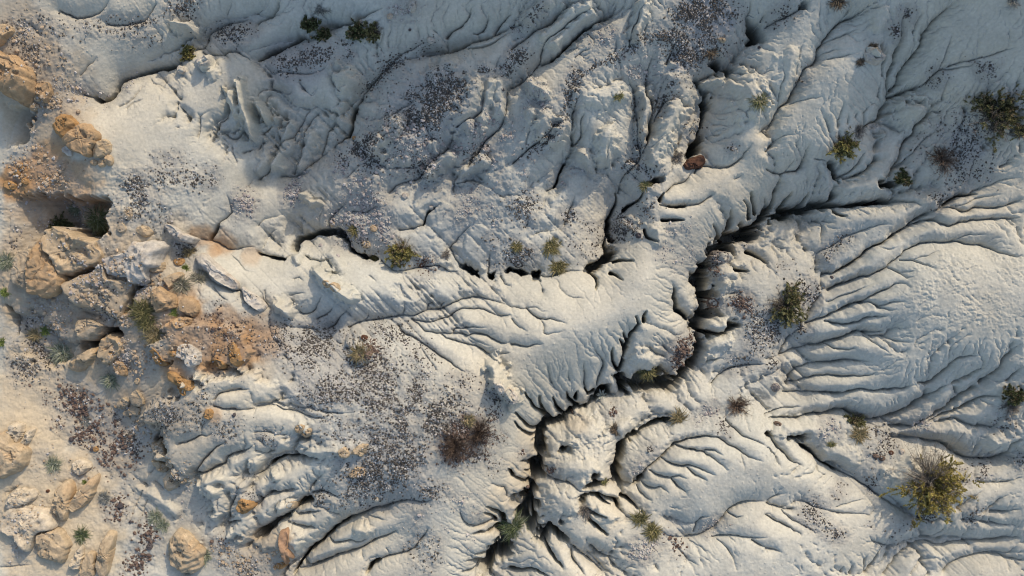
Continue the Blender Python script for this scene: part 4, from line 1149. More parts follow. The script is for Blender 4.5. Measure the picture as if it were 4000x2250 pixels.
for tile, s, h, ein, eout in STEPS:
    sl, sd = poly_sd([tile_pt(tile, *p) for p in parse(s)], 140)
    far = sd < -139
    n = 45 * edge_n[sl] + 50 * rough_n[sl] + 8 * vn(U[sl] / 8, V[sl] / 8, 17)
    f = sstep(-eout, ein, sd * K + n)
    # inside beyond the traced band keeps its full height
    fade = 1 - sstep(640, 1280, U[sl]) if h == .42 else (sstep(10, 230, U[sl]) * (1 + .35 * rough_n[sl]) if h < -.9 else (sstep(0, 90, U[sl]) * .8 if h == -.45 else 1))
    STEPH[sl] += np.where(far, 0, h * f * fade)

inframe = sstep(-160, 0, U) * sstep(-160, 0, 4000 - U) * sstep(-160, 0, V) * sstep(-160, 0, 2250 - V)
lowpass = fbm(U / 420, V / 420, 3, 21)
Z = ZB + .10 * lowpass * 1.0
ridge_n = 1 - np.abs(fbm(U / 150 + 40, V / 150, 4, 31))
Z += (1 - inframe) * (.25 * fbm(U / 900, V / 900, 4, 33) * np.clip((np.abs(U - 2000) + np.abs(V - 1125)) / 3000, .3, 6) - .35 * np.clip(ridge_n - .82, 0, 1) * 4 * .35)
carve = (RILL ** 3 + VALLEY ** 3) ** (1 / 3)
Z += RIDGE + STEPH - carve - CUT
Z -= GULLY * (1 + .12 * edge_n)
# surface grain: crumbly crust everywhere, popcorn clay on the east slope, lumps where the gravel lies
gx, gy, gs, gt, gzone = [], [], [], [], []
for zi, (tx, ty, rad, cnt, size, tone, path) in enumerate(GRAVEL):
    tile = (tx, ty)
    P = np.array([tile_pt(tile, *p) for p in parse(path)])
    cnt = int(cnt * (1.7 if tone == 1 and tile == (0, 2) else 3.3))
    if len(P) == 1:
        c = np.repeat(P, cnt, 0)
    else:
        seg = np.hypot(*np.diff(P, axis=0).T); cum = np.r_[0, np.cumsum(seg)]
        s = rng.random(cnt) * cum[-1]; k = np.clip(np.searchsorted(cum, s) - 1, 0, len(seg) - 1)
        f = ((s - cum[k]) / seg[k])[:, None]
        c = P[k] * (1 - f) + P[k + 1] * f
    q = c + rng.normal(0, rad / K * .62, (cnt, 2))
    # clumping
    keep = rng.random(cnt) < np.clip(.56 + 1.9 * fbm(q[:, 0] / 60, q[:, 1] / 60, 4, 51, .6), .05, 1)
    q = q[keep]; n = len(q)
    gx.append(q[:, 0]); gy.append(q[:, 1])
    gs.append(np.minimum(size / K * np.exp(rng.normal(-.34, .55, n)), 7.5 if tone == 0 else 14)); gt.append(np.full(n, tone)); gzone.append(np.full(n, zi))
gx, gy, gs, gt, gzone = map(np.concatenate, (gx, gy, gs, gt, gzone))
DENS = np.zeros((NV // 4 + 2, NU // 4 + 2), np.float32)
gi = np.clip(np.searchsorted(us, gx), 0, NU - 1) // 4; gj = np.clip(np.searchsorted(vs, gy), 0, NV - 1) // 4
np.add.at(DENS, (gj, gi), np.minimum((gs / 5) ** 2, 3))
DENS = blur(DENS, 4)
DN = np.clip(np.repeat(np.repeat(DENS, 4, 0), 4, 1)[:NV, :NU] / .55, 0, 1)
# rain-cut rills: route the runoff of the fine grid down to its outlets and cut a small crease where it gathers
import heapq
jr = (int(np.searchsorted(vs, -59)), int(np.searchsorted(vs, 2309))); ir = (int(np.searchsorted(us, -59)), int(np.searchsorted(us, 4059)))
Zs = Z[jr[0]:jr[1], ir[0]:ir[1]].astype(np.float64)
Zs = Zs + .10 * fbm(U[jr[0]:jr[1], ir[0]:ir[1]] / 85, V[jr[0]:jr[1], ir[0]:ir[1]] / 85, 5, 111, .62) + .004 * rng.random(Zs.shape)
h_, w_ = Zs.shape
def drainage(Zs):
    W2 = w_ + 2
    zl = np.full((h_ + 2, W2), -1.0); zl[1:-1, 1:-1] = Zs
    zz = zl.ravel().tolist()
    done = np.ones((h_ + 2, W2), np.int8); done[1:-1, 1:-1] = 0
    done = bytearray(done.ravel().tobytes())
    rec = [0] * len(zz); orderl = []
    heap = []
    for j in range(1, h_ + 1):
        for i in ((range(1, w_ + 1)) if j in (1, h_) else (1, w_)):
            k = j * W2 + i
            if not done[k]:
                done[k] = 1; rec[k] = k; heap.append((zz[k], k))
    heapq.heapify(heap); pop = heapq.heappop; push = heapq.heappush
    nb = (1, -1, W2, -W2, W2 + 1, W2 - 1, -W2 + 1, -W2 - 1)
    while heap:
        z, k = pop(heap); orderl.append(k)
        for d in nb:
            m = k + d
            if not done[m]:
                done[m] = 1; rec[m] = k
                zm = zz[m]
                push(heap, (zm if zm > z else z, m))
    # steepest way down, with a little chance between the eight directions so that rills wander
    F = np.array(zz); filled = F.copy()
    rk = np.array(rec); od = np.array(orderl)
    for k in orderl:
        r = rec[k]
        if r != k and filled[k] < filled[r]: filled[k] = filled[r]
    pos = np.full(len(zz), 1 << 30); pos[od] = np.arange(len(od))
    best = np.full(len(zz), 1e-9); br = rk.copy(); n_ = len(zz)
    allk = od[(pos[od] > 0)]
    for d in nb:
        m = allk + d
        dist = 1.0 if abs(d) in (1, W2) else 1.0 / rng.uniform(.5, 1.0, len(allk))
        sl_ = (filled[allk] - filled[m]) / dist * (1 + .35 * rng.random(len(allk)))
        okk = (sl_ > best[allk]) & (pos[m] < pos[allk])
        best[allk[okk]] = sl_[okk]; br[allk[okk]] = m[okk]
    rec = br.tolist()
    A = [1.0] * len(zz)
    for k in reversed(orderl):
        r = rec[k]
        if r != k: A[r] += A[k]
    return np.array(A).reshape(h_ + 2, W2)[1:-1, 1:-1]
sub = (slice(jr[0], jr[1]), slice(ir[0], ir[1]))
lam = np.clip(.72 + 1.0 * fbm(U[sub] / 240, V[sub] / 240, 3, 113), .25, 1.3)
calm = np.ones(Zs.shape, np.float32)      # smooth crests and clay aprons where little runoff gathers
for (a, b, ra, rb, k) in ((1150,1060,520,110,.8),(1000,730,230,150,.8),(2350,1150,330,130,.6),(820,870,220,130,.75),(2900,2000,230,110,.5),(3720,1120,330,230,.45),(620,640,260,170,.8)):
    calm *= 1 - k * sstep(1.15, .6, np.hypot((U[sub] - a) / ra, (V[sub] - b) / rb))
keen = np.ones(Zs.shape, np.float32)      # slopes combed by close rills
for (a, b, ra, rb, k) in ((1200,1930,600,330,1.2),(3450,1420,560,230,.9),(3600,830,450,150,.9),(3750,380,350,330,.9),(1000,450,330,230,.6),(2250,300,330,280,.8),(2350,2180,330,130,.7),(3600,2080,400,160,.8)):
    keen = np.maximum(keen, 1 + k * sstep(1.2, .5, np.hypot((U[sub] - a) / ra, (V[sub] - b) / rb)))
A = drainage(Zs)
Zm = blur(Zs.astype(np.float32), 6)
gy_, gx_ = np.gradient(Zm); slope = np.hypot(gx_, gy_) / (STEP / PX)
drive = A * np.clip(slope / .35, 0, 1.6) ** 1.5
flatm = (1 - sstep(720, 450, U[sub]) * .75) * sstep(.05, .30, slope) * (1 - .6 * DN[sub])
Ck = np.where(drive * keen ** 1.2 > 115, .040 * keen ** .8 * np.clip(drive / 400, .25, 40) ** .34, 0) * lam * flatm
Ck = np.minimum(Ck * calm, .12).astype(np.float32)
def spread(C, s, n):
    for _ in range(n):
        p = np.pad(C, 1)
        m = np.maximum(np.maximum(p[:-2, 1:-1], p[2:, 1:-1]), np.maximum(p[1:-1, :-2], p[1:-1, 2:])) - s
        dgl = np.maximum(np.maximum(p[:-2, :-2], p[2:, 2:]), np.maximum(p[2:, :-2], p[:-2, 2:])) - s * 1.41
        C = np.maximum(C, np.maximum(m, dgl))
    return np.maximum(C, 0)
C1 = spread(Ck, .0068, 16); C2 = spread(Ck * .75, .028, 3); Cs = C1 * C1 / (C1 + .030) * 1.45 + C2
p = np.pad(Cs, 1, mode='edge'); Cs = .5 * Cs + .125 * (p[:-2, 1:-1] + p[2:, 1:-1] + p[1:-1, :-2] + p[1:-1, 2:])
Z[jr[0]:jr[1], ir[0]:ir[1]] -= Cs * 1.15 * (1 + .35 * vn(U[sub] / 14, V[sub] / 14, 115))
Z[sub] += .005 * vn(U[sub] / 7, V[sub] / 7, 116) * sstep(.004, .03, Cs)
RUN = np.zeros_like(U); RUN[jr[0]:jr[1], ir[0]:ir[1]] = Cs
# neighbouring hill just beyond the upper edge: its shoulder keeps the low sun off the upper middle of the slope
SH = [(815,0),(805,150),(830,280),(890,400),(960,450),(1060,520),(1150,560),(1260,520),(1420,420),(1600,310),(1760,215),(1900,150),(2060,60)]
sx, sy = math.sin(math.radians(SUN_AZ)), math.cos(math.radians(SUN_AZ))
hu, hz = [], []
for (a, b) in SH:
    L = (b + 520) / sy
    hu.append(a + L * sx); hz.append(float(base_z(a, b)) - .1 + L / PX * math.tan(math.radians(SUN_EL)))
o = np.argsort(hu); hu = np.array(hu)[o]; hz = np.array(hz)[o]
prof = np.interp(us, np.r_[hu[0] - 260, hu, hu[-1] + 500], np.r_[1.2, hz, 1.6])
hill = np.maximum(prof[None, :] - ZB, 0) * sstep(-90, -520, V) * (1 - .9 * sstep(-700, -2600, V))
Z += hill

pop = sstep(1.0, .25, np.hypot((U - 3770) / 400, (V - 1110) / 290)) * np.clip(.75 + fbm(U / 90, V / 40, 2, 61), 0, 1.3)
for (a, b, r) in ((1870,1120,110),(1880,1230,90),(2080,1190,130),(3300,200,260),(1600,640,160),(2650,900,120),(1850,1330,90),(3120,560,200)):
    pop = np.maximum(pop, .4 * sstep(1.0, .2, np.hypot((U - a) / r, (V - b) / (r * .6))))
Z += pop * (.024 * fbm(U / 13, V / 10, 2, 71) + .017 * np.abs(vn(U / 7, V / 6, 72)))
Z += DN * (.045 * fbm(U / 26, V / 26, 4, 73, .6))
Z += .005 * fbm(U / 9, V / 9, 2, 75) + .012 * fbm(U / 40, V / 40, 3, 76)
clod = np.maximum(sstep(1.1, .3, np.hypot((U - 1560) / 420, (V - 560) / 300)), .7 * sstep(1.1, .3, np.hypot((U - 2080) / 260, (V - 760) / 220)))
Z += clod * .05 * np.clip(fbm(U / 24, V / 24, 3, 107) * 1.6, 0, 1) + clod * .06 * fbm(U / 60, V / 60, 3, 109)
rub = sstep(1000, 650, U + 60 * rough_n) * sstep(560, 720, V) * sstep(1560, 1400, V)
Z += rub * (.07 * fbm(U / 60, V / 60, 4, 101) + .03 * np.abs(fbm(U / 20, V / 20, 3, 103)))
sand = sstep(900, 500, U) * sstep(1450, 1600, V)
Z += sand * (.07 * fbm(U / 110, V / 90, 5, 105, .55))
# scattered crumbs of crust
cr = vn(U / 8, V / 8, 78) * vn(U / 5.5, V / 5.5, 79)
Z += .014 * sstep(.42, .58, cr) * inframe * (1 - .6 * sand)
Z = Z.astype(np.float32)

HOLLOW = blur(Z[sub], 14) - Z[sub]
def ground_z(u, v):
    i = np.clip(np.searchsorted(us, u) - 1, 0, NU - 2); j = np.clip(np.searchsorted(vs, v) - 1, 0, NV - 2)
    fx = np.clip((u - us[i]) / (us[i + 1] - us[i]), 0, 1); fy = np.clip((v - vs[j]) / (vs[j + 1] - vs[j]), 0, 1)
    return (Z[j, i] * (1 - fx) + Z[j, i + 1] * fx) * (1 - fy) + (Z[j + 1, i] * (1 - fx) + Z[j + 1, i + 1] * fx) * fy
def world_xy(u, v):
    s = 1 - base_z(u, v) / CAM_H
    return (np.asarray(u) - 2000) / PX * s, (1125 - np.asarray(v)) / PX * s

# ------------------------------------------------------------------ colour of the soil
C0 = np.array([.484, .463, .380], np.float32)
TONES = {'ochre': (.37, .205, .08), 'tan': (.385, .30, .195), 'cream': (.50, .42, .29), 'slate': (.25, .24, .26), 'umber': (.13, .085, .06)}
Cc = np.ones((NV, NU, 3), np.float32) * C0
m1 = fbm(U / 260, V / 260, 4, 81)[..., None]; m2 = fbm(U / 60, V / 60, 4, 85)[..., None]
Cc = Cc * (1 + .08 * m1 + .10 * m2)
Cc = Cc * (1 + np.array([.03, .0, -.04], np.float32) * fbm(U / 500, V / 500, 2, 88)[..., None] * 1.5)
bn = fbm(U / 55, V / 55, 4, 91)
for (tx, ty, x, y, r, s, c) in BLOBS:
    a, b = tile_pt((tx, ty), x, y); r = r / K
    i0, i1 = np.searchsorted(us, a - 1.5 * r), np.searchsorted(us, a + 1.5 * r)
    j0, j1 = np.searchsorted(vs, b - 1.5 * r), np.searchsorted(vs, b + 1.5 * r)
    d = np.hypot(U[j0:j1, i0:i1] - a, V[j0:j1, i0:i1] - b) / r
    f = (s * sstep(1.2, .55, d + .42 * bn[j0:j1, i0:i1]))[..., None]
    Cc[j0:j1, i0:i1] = Cc[j0:j1, i0:i1] * (1 - f) + np.array(TONES[c], np.float32) * f
f = (DN * .5 * np.clip(.8 + .8 * bn, .1, 1))[..., None]
Cc = Cc * (1 - f) + np.array([.25, .24, .215], np.float32) * f
f = (.32 * sstep(.008, .05, RUN) * np.clip(.6 + fbm(U / 120, V / 120, 2, 98), 0, 1))[..., None]
Cc = Cc * (1 - f) + np.array([.36, .345, .305], np.float32) * f
# grey silt left along some rills
f = (.25 * sstep(.02, .05, CUT) * np.clip(.5 + fbm(U / 200, V / 200, 2, 97), 0, 1))[..., None]
Cc = Cc * (1 - f) + np.array([.33, .31, .30], np.float32) * f
Cc = np.clip(Cc, .02, .8)

# ------------------------------------------------------------------ materials
def mat_vcol(name, rough=.95, bump=.0, scale=40.0, var=.0, vscale=25.0):
    m = bpy.data.materials.new(name); m.use_nodes = True
    n, l = m.node_tree.nodes, m.node_tree.links
    b = n["Principled BSDF"]; b.inputs["Roughness"].default_value = rough
    b.inputs["Specular IOR Level"].default_value = .15
    a = n.new("ShaderNodeAttribute"); a.attribute_name = "Col"
    tc = n.new("ShaderNodeTexCoord")
    if var:
        nz = n.new("ShaderNodeTexNoise"); nz.inputs["Scale"].default_value = vscale; nz.inputs["Detail"].default_value = 6; nz.inputs["Roughness"].default_value = .65
        l.new(tc.outputs["Object"], nz.inputs["Vector"])
        mr = n.new("ShaderNodeMapRange"); mr.inputs["From Min"].default_value = .3; mr.inputs["From Max"].default_value = .7
        mr.inputs["To Min"].default_value = 1 - var; mr.inputs["To Max"].default_value = 1 + var
        l.new(nz.outputs["Fac"], mr.inputs["Value"])
        mx = n.new("ShaderNodeVectorMath"); mx.operation = 'SCALE'
        l.new(a.outputs["Color"], mx.inputs[0]); l.new(mr.outputs["Result"], mx.inputs["Scale"])
        l.new(mx.outputs["Vector"], b.inputs["Base Color"])
    else:
        l.new(a.outputs["Color"], b.inputs["Base Color"])
    if bump:
        nb = n.new("ShaderNodeTexNoise"); nb.inputs["Scale"].default_value = scale; nb.inputs["Detail"].default_value = 8; nb.inputs["Roughness"].default_value = .6
        l.new(tc.outputs["Object"], nb.inputs["Vector"])
        bp = n.new("ShaderNodeBump"); bp.inputs["Strength"].default_value = bump; bp.inputs["Distance"].default_value = .02
        l.new(nb.outputs["Fac"], bp.inputs["Height"]); l.new(bp.outputs["Normal"], b.inputs["Normal"])
    return m
M_SOIL = mat_vcol("clay_soil", .95, .22, 20.0, .12, 14.0)
M_ROCK = mat_vcol("sandstone", .92, 1.0, 14.0, .2, 9.0)
M_GRAVEL = mat_vcol("gravel_stone", .9)
M_PLANT = mat_vcol("plant", .8)

def mesh_from(name, verts, faces, mat, cols=None, smooth_=False):
    """faces: (n,k) array or list of such arrays"""
    if not isinstance(faces, list): faces = [faces]
    faces = [np.asarray(f) for f in faces if len(f)]
    me = bpy.data.meshes.new(name)
    verts = np.asarray(verts, np.float32)
    me.vertices.add(len(verts)); me.vertices.foreach_set("co", verts.ravel())
    loops = np.concatenate([f.ravel() for f in faces]).astype(np.int32)
    tot = np.concatenate([np.full(len(f), f.shape[1], np.int32) for f in faces])
    start = np.r_[0, np.cumsum(tot)[:-1]].astype(np.int32)
    me.loops.add(len(loops)); me.loops.foreach_set("vertex_index", loops)
    me.polygons.add(len(tot)); me.polygons.foreach_set("loop_start", start)
    me.update(calc_edges=True); me.validate()
    if cols is not None:
        a = me.color_attributes.new("Col", 'FLOAT_COLOR', 'POINT')
        c = np.ones((len(verts), 4), np.float32); c[:, :3] = cols
        a.data.foreach_set("color", c.ravel())
    me.polygons.foreach_set("use_smooth", np.full(len(tot), smooth_, bool))
    me.materials.append(mat)
    return me
def link(name, me, parent=None, loc=None, **props):
    o = bpy.data.objects.new(name, me); COL.objects.link(o)
    if parent: o.parent = parent
    if loc is not None: o.location = loc
    for k, v in props.items(): o[k] = v
    return o

# ground sheet
X, Y = world_xy(U.ravel(), V.ravel())
idx = np.arange(NU * NV, dtype=np.int32).reshape(NV, NU)
quads = np.stack([idx[1:, :-1], idx[1:, 1:], idx[:-1, 1:], idx[:-1, :-1]], -1).reshape(-1, 4)
g_me = mesh_from("ground", np.c_[X, Y, Z.ravel()], quads, M_SOIL, Cc.reshape(-1, 3), True)
link("ground", g_me, kind="structure", label="pale grey clay badlands ground cut by rills and black cracks")
# ------------------------------------------------------------------ rocks
RCOL = {'tan': (.36, .252, .145), 'ochre': (.34, .205, .09), 'grey': (.36, .295, .205), 'white': (.45, .415, .35), 'sand': (.40, .315, .205), 'cream': (.47, .405, .30),
        'rust': (.105, .054, .034), 'dark': (.085, .075, .075), 'brown': (.14, .10, .075), 'grey_dark': (.24, .215, .19), 'rusty_tan': (.34, .215, .13)}
def rock_mesh(tile, outline, h, style, strata, seed):
    P = smooth([tile_pt(tile, *p) for p in parse(outline)] + [tile_pt(tile, *parse(outline)[0])])[:-1]
    c = P.mean(0)
    size = np.sqrt(np.ptp(P[:, 0]) * np.ptp(P[:, 1])) / PX
    h = min(h * .72, size * .5)
    big = size > .3
    NT, NR = (96, 26) if big else ((48, 14) if size > .2 else (26, 8))
    # outline by angle round the centre
    ang = np.unwrap(np.arctan2(P[:, 1] - c[1], P[:, 0] - c[0])); rad = np.hypot(P[:, 0] - c[0], P[:, 1] - c[1])
    if ang[-1] < ang[0]: ang, rad = ang[::-1], rad[::-1]
    s = np.argsort(ang % (2 * np.pi)); aa = (ang % (2 * np.pi))[s]; rr = rad[s]
    th = np.arange(NT) / NT * 2 * np.pi
    R = np.interp(th, np.r_[aa[-1] - 2 * np.pi, aa, aa[0] + 2 * np.pi], np.r_[rr[-1], rr, rr[0]])
    R = (R * .7 + np.roll(R, 1) * .15 + np.roll(R, -1) * .15)
    R = R * (1 + .07 * vn(np.cos(th) * 3 + seed, np.sin(th) * 3, seed) + .05 * vn(np.cos(th) * 9 + seed, np.sin(th) * 9, seed + 1))
    f = np.sin(np.linspace(0, 1, NR + 1)[1:] * np.pi / 2) ** .9
    Fm, TH = np.meshgrid(f, th, indexing='ij'); Rm = R[None, :]
    u = c[0] + np.cos(TH) * Rm * Fm; v = c[1] + np.sin(TH) * Rm * Fm
    zo = ground_z(u[-1], v[-1])
    zc = np.median(zo)
    q = 5.0 if strata < 4 else 6.0
    prof = (1 - Fm ** q) ** (1 / 2.0)
    # lean and lumps
    lean = rng.normal(0, .35, 2)
    dx = (u - c[0]) / PX / size; dy = (v - c[1]) / PX / size
    lump = fbm(u / (PX * size) * 3 + seed, v / (PX * size) * 3, 5, seed % 50, .62)
    z = prof * (1 + lean[0] * dx + lean[1] * dy + .46 * lump - .35 * np.abs(fbm(u / (PX * size) * 2.2 + seed * 2, v / (PX * size) * 2.2, 3, seed % 43)))
    if style not in ('cream',) :
        fac = np.full(z.shape, 9.0)
        for k in range(7 if size > .4 else 5):
            az_ = rng.random() * 6.283; sl_ = rng.uniform(.25, 1.5)
            fac = np.minimum(fac, rng.uniform(.72, 1.15) + sl_ * (.28 - (dx * math.cos(az_) + dy * math.sin(az_)) ) * .8 + .05 * lump)
        z = np.minimum(z, np.maximum(fac, .25 * prof))
        z = np.maximum(z, .22 * prof)
    if strata:
        tilt = .55 * (dx * math.cos(seed) + dy * math.sin(seed)) + .10 * fbm(u / 40, v / 40, 2, seed % 31)
        n = strata
        q1 = (z + tilt) * n; fr = q1 - np.floor(q1)
        terr = (np.floor(q1) + sstep(.5, .98, fr)) / n - tilt
        wgt = .92 if strata > 4 else .6
        z = z * (1 - wgt) + terr * wgt
        band = np.floor(q1)
        crease = sstep(.22, .0, np.abs(fr - .98)) * .5
    else:
        band = np.zeros_like(z); crease = np.zeros_like(z)
    # a crack or two across the large ones
    if size > .7:
        for k in range(2):
            a = seed * 1.7 + k * 1.9
            dd = np.abs(dx * math.cos(a) + dy * math.sin(a) + .06 * vn(u / 30, v / 30, seed % 40 + k) - rng.normal(0, .12))
            z = z - .07 * np.clip(1 - dd / .018, 0, 1) * (Fm < .97)
    z = np.maximum(z, 0) * h
    gl = ground_z(u, v)
    wl = Fm ** 3
    zz = z + zc * (1 - wl) + np.maximum(gl, zc - .25) * wl * 1.0
    zz[-1] = zo - .02
    x, y = world_xy(u, v)
    cx, cy = world_xy(c[0], c[1])
    low = zo.min() - .12
    # outer skirt into the soil
    xs, ys = x[-1], y[-1]
    top = np.array([[cx, cy, zz[0].mean() + .004]])
    verts = np.concatenate([top, np.stack([x, y, zz], -1).reshape(-1, 3), np.stack([xs, ys, np.minimum(zo - .1, low + 0 * zo)], -1), [[cx, cy, low]]])
    def ring(i): return 1 + i * NT + np.arange(NT)
    r0 = ring(0); tri = np.stack([np.zeros(NT, int), np.roll(r0, -1), r0], -1)
    qd = []
    for i in range(NR):
        a = ring(i); b = ring(i + 1)
        qd.append(np.stack([a, np.roll(a, -1), np.roll(b, -1), b], -1))
    last = ring(NR); cap = np.stack([np.full(NT, len(verts) - 1), last, np.roll(last, -1)], -1)
    base = np.array(RCOL[style], np.float32)
    vu = np.concatenate([[c[0]], u.ravel(), u[-1], [c[0]]]); vv = np.concatenate([[c[1]], v.ravel(), v[-1], [c[1]]])
    t = 1 + .16 * fbm(vu / 30 + seed, vv / 30, 3, 5) + .10 * vn(vu / 7, vv / 7, 9)
    bd = np.concatenate([[band[0, 0]], band.ravel(), band[-1], [0]])
    t = t * (1 + .07 * np.sin(bd * 2.4 + seed))
    cr = np.concatenate([[0], crease.ravel(), crease[-1], [0]])
    cols = base[None] * t[:, None]
    if style in ('tan', 'grey', 'sand', 'white'):
        st = sstep(.1, .5, fbm(vu / 55 + seed * 3, vv / 55, 3, 15))[:, None] * .4
        cols = cols * (1 - st) + np.array((.36, .24, .13)) * st * (1.2 if style != 'white' else 1.35)
    o = np.array([cx, cy, zc]); o = np.array([float(cx), float(cy), float(zc)])
    return mesh_from("rock", verts - o, [tri[:, ::-1], np.concatenate(qd)[:, ::-1], cap[:, ::-1]], M_ROCK, np.clip(cols, .01, .8), True), o
ROCK_OB = []
for k, (tile, name, outline, h, style, strata, label) in enumerate(ROCKS):
    me, o = rock_mesh(tile, outline, h, style, strata, k * 7 + 3)
    ROCK_OB.append((me, o)); link(name, me, None, o, label=label, category="boulder" if name == "boulder" else "rock", group="sandstone boulders and rocks")

from mathutils.bvhtree import BVHTree
_bv = []
for me, o in ROCK_OB:
    vv_ = [Vector(v.co) + Vector(o) for v in me.vertices]
    bx = np.array([v[:] for v in vv_])
    _bv.append((bx.min(0), bx.max(0), BVHTree.FromPolygons(vv_, [tuple(p.vertices) for p in me.polygons])))
def top_z(x, y, z):
    """height of the ground or of the rock lying on it"""
    x = np.atleast_1d(x).astype(float); y = np.atleast_1d(y).astype(float); z = np.atleast_1d(z).astype(float).copy()
    for lo, hi, bv in _bv:
        for i in np.nonzero((x > lo[0]) & (x < hi[0]) & (y > lo[1]) & (y < hi[1]))[0]:
            h = bv.ray_cast(Vector((x[i], y[i], 20)), Vector((0, 0, -1)))
            if h[0] is not None and h[0].z > z[i]: z[i] = h[0].z
    return z
# ------------------------------------------------------------------ gravel: one mass, and its largest stones as things
TONE = [((.058, .051, .042), (.155, .138, .115), .20), ((.075, .053, .042), (.19, .135, .105), .12), ((.22, .19, .18), (.42, .385, .34), .62), ((.27, .20, .13), (.43, .35, .25), .2)]
ii_ = np.clip(np.searchsorted(us, gx) - ir[0], 0, w_ - 1); jj_ = np.clip(np.searchsorted(vs, gy) - jr[0], 0, h_ - 1)
hol = np.clip(.7 + HOLLOW[jj_, ii_] / .05, .4, 1.0)
kp = rng.random(len(gx)) < np.where(gt == 1, 1.0, hol)
gx, gy, gs, gt, gzone = gx[kp], gy[kp], gs[kp], gt[kp], gzone[kp]
order = np.argsort(-gs)
ok = (gx > 8) & (gx < 3992) & (gy > 8) & (gy < 2242)
indiv = order[ok[order]][:300]
mass = np.setdiff1d(np.arange(len(gx)), indiv)
OCT = np.array([(1, 0, 0), (0, 1, 0), (-1, 0, 0), (0, -1, 0), (0, 0, 1), (0, 0, -1)], np.float32)
OF = np.array([(0, 1, 4), (1, 2, 4), (2, 3, 4), (3, 0, 4), (1, 0, 5), (2, 1, 5), (3, 2, 5), (0, 3, 5)])
def stone_cols(tone, n):
    lo, hi, pale = TONE[tone]
    c = np.array(lo) + (np.array(hi) - np.array(lo)) * rng.random((n, 1))
    p = rng.random(n) < pale
    c[p] = np.array((.36, .335, .30)) + rng.random((p.sum(), 1)) * .14
    return c
n = len(mass)
px_, py_ = world_xy(gx[mass], gy[mass]); pz_ = top_z(px_, py_, ground_z(gx[mass], gy[mass]))
sz = gs[mass] / PX * .62
T = OCT[None] * rng.uniform(.65, 1.25, (n, 6, 1)) + rng.normal(0, .14, (n, 6, 3))
T[:, :, 2] *= .75
a = rng.random(n) * 6.28; ca, sa = np.cos(a)[:, None], np.sin(a)[:, None]
T = np.stack([T[..., 0] * ca - T[..., 1] * sa, T[..., 0] * sa + T[..., 1] * ca, T[..., 2]], -1) * sz[:, None, None]
T += np.stack([px_, py_, pz_ + sz * .35], -1)[:, None, :]
cols = np.zeros((n, 3)); tm = gt[mass]
for t in (0, 1, 2, 3): cols[tm == t] = stone_cols(t, int((tm == t).sum()))
fc = (OF[None] + (np.arange(n) * 6)[:, None, None]).reshape(-1, 3)
link("gravel", mesh_from("gravel", T.reshape(-1, 3), fc, M_GRAVEL, np.repeat(cols, 6, 0)), kind="stuff",
     label="dark purple brown and pale gravel strewn over the clay slopes", category="gravel")

import bmesh
def stone_proto(tone, k):
    bm = bmesh.new(); bmesh.ops.create_icosphere(bm, subdivisions=2, radius=1)
    s = Vector((1, random.uniform(.65, .95), random.uniform(.5, .75)))
    for v in bm.verts:
        p = v.co.copy()
        d = 1 + .22 * float(vn(p.x * 1.3 + k * 5, p.y * 1.3 + p.z * 2.1, k)) + .12 * float(vn(p.x * 3 + k, p.y * 3 - p.z * 3, k + 3))
        v.co = Vector((p.x * s.x, p.y * s.y, p.z * s.z)) * d
    vs_ = np.array([v.co[:] for v in bm.verts]); fs = np.array([[v.index for v in f.verts] for f in bm.faces]); bm.free()
    lo, hi, _ = TONE[tone]
    c = np.array(lo) * .6 + np.array(hi) * .4
    c = c * (1 + .35 * rng.random()) * (1 + .2 * rng.normal(size=(len(vs_), 1)))
    return mesh_from("stone", vs_, fs, M_GRAVEL, np.clip(c, .02, .7))
protos = {(t, k): stone_proto(t, k) for t in (0, 1, 2, 3) for k in range(6)}
PLACE = {(0,0): 'on the white slope among the upper left sandstone', (1,0): 'in the shaded debris near the top left of the middle', (2,0): 'in the purple gravel band near the top', (3,0): 'on the flat by the brown twig bush',
         (0,1): 'in the rubble between the left sandstone outcrops', (1,1): 'in the debris around the winding black crack', (2,1): 'in the rubble beside the black canyon', (3,1): 'in the gravel valley below the east slope',
         (0,2): 'in the stone strip down the sandy wash', (1,2): 'in the round gravel fan on the white lower slope', (2,2): 'on the white blocks of the lower canyon', (3,2): 'in the hollow around the biggest shrub'}
TN = ['dark grey brown', 'reddish brown', 'pale grey', 'tan']
for i in indiv:
    tone = int(gt[i]); tile = GRAVEL[gzone[i]][:2]
    x, y = world_xy(gx[i], gy[i]); s = gs[i] / PX * .6
    o = link("stone", protos[(tone, int(rng.integers(6)))], None, (float(x), float(y), float(top_z(x, y, ground_z(gx[i], gy[i]))[0]) + s * .25),
             label=f"small {TN[tone]} stone {PLACE[tile]}", category="stone", group=f"{TN[tone]} stones {PLACE[tile]}")
    o.scale = (s, s, s); o.rotation_euler = (rng.normal(0, .3), rng.normal(0, .3), rng.random() * 6.28)

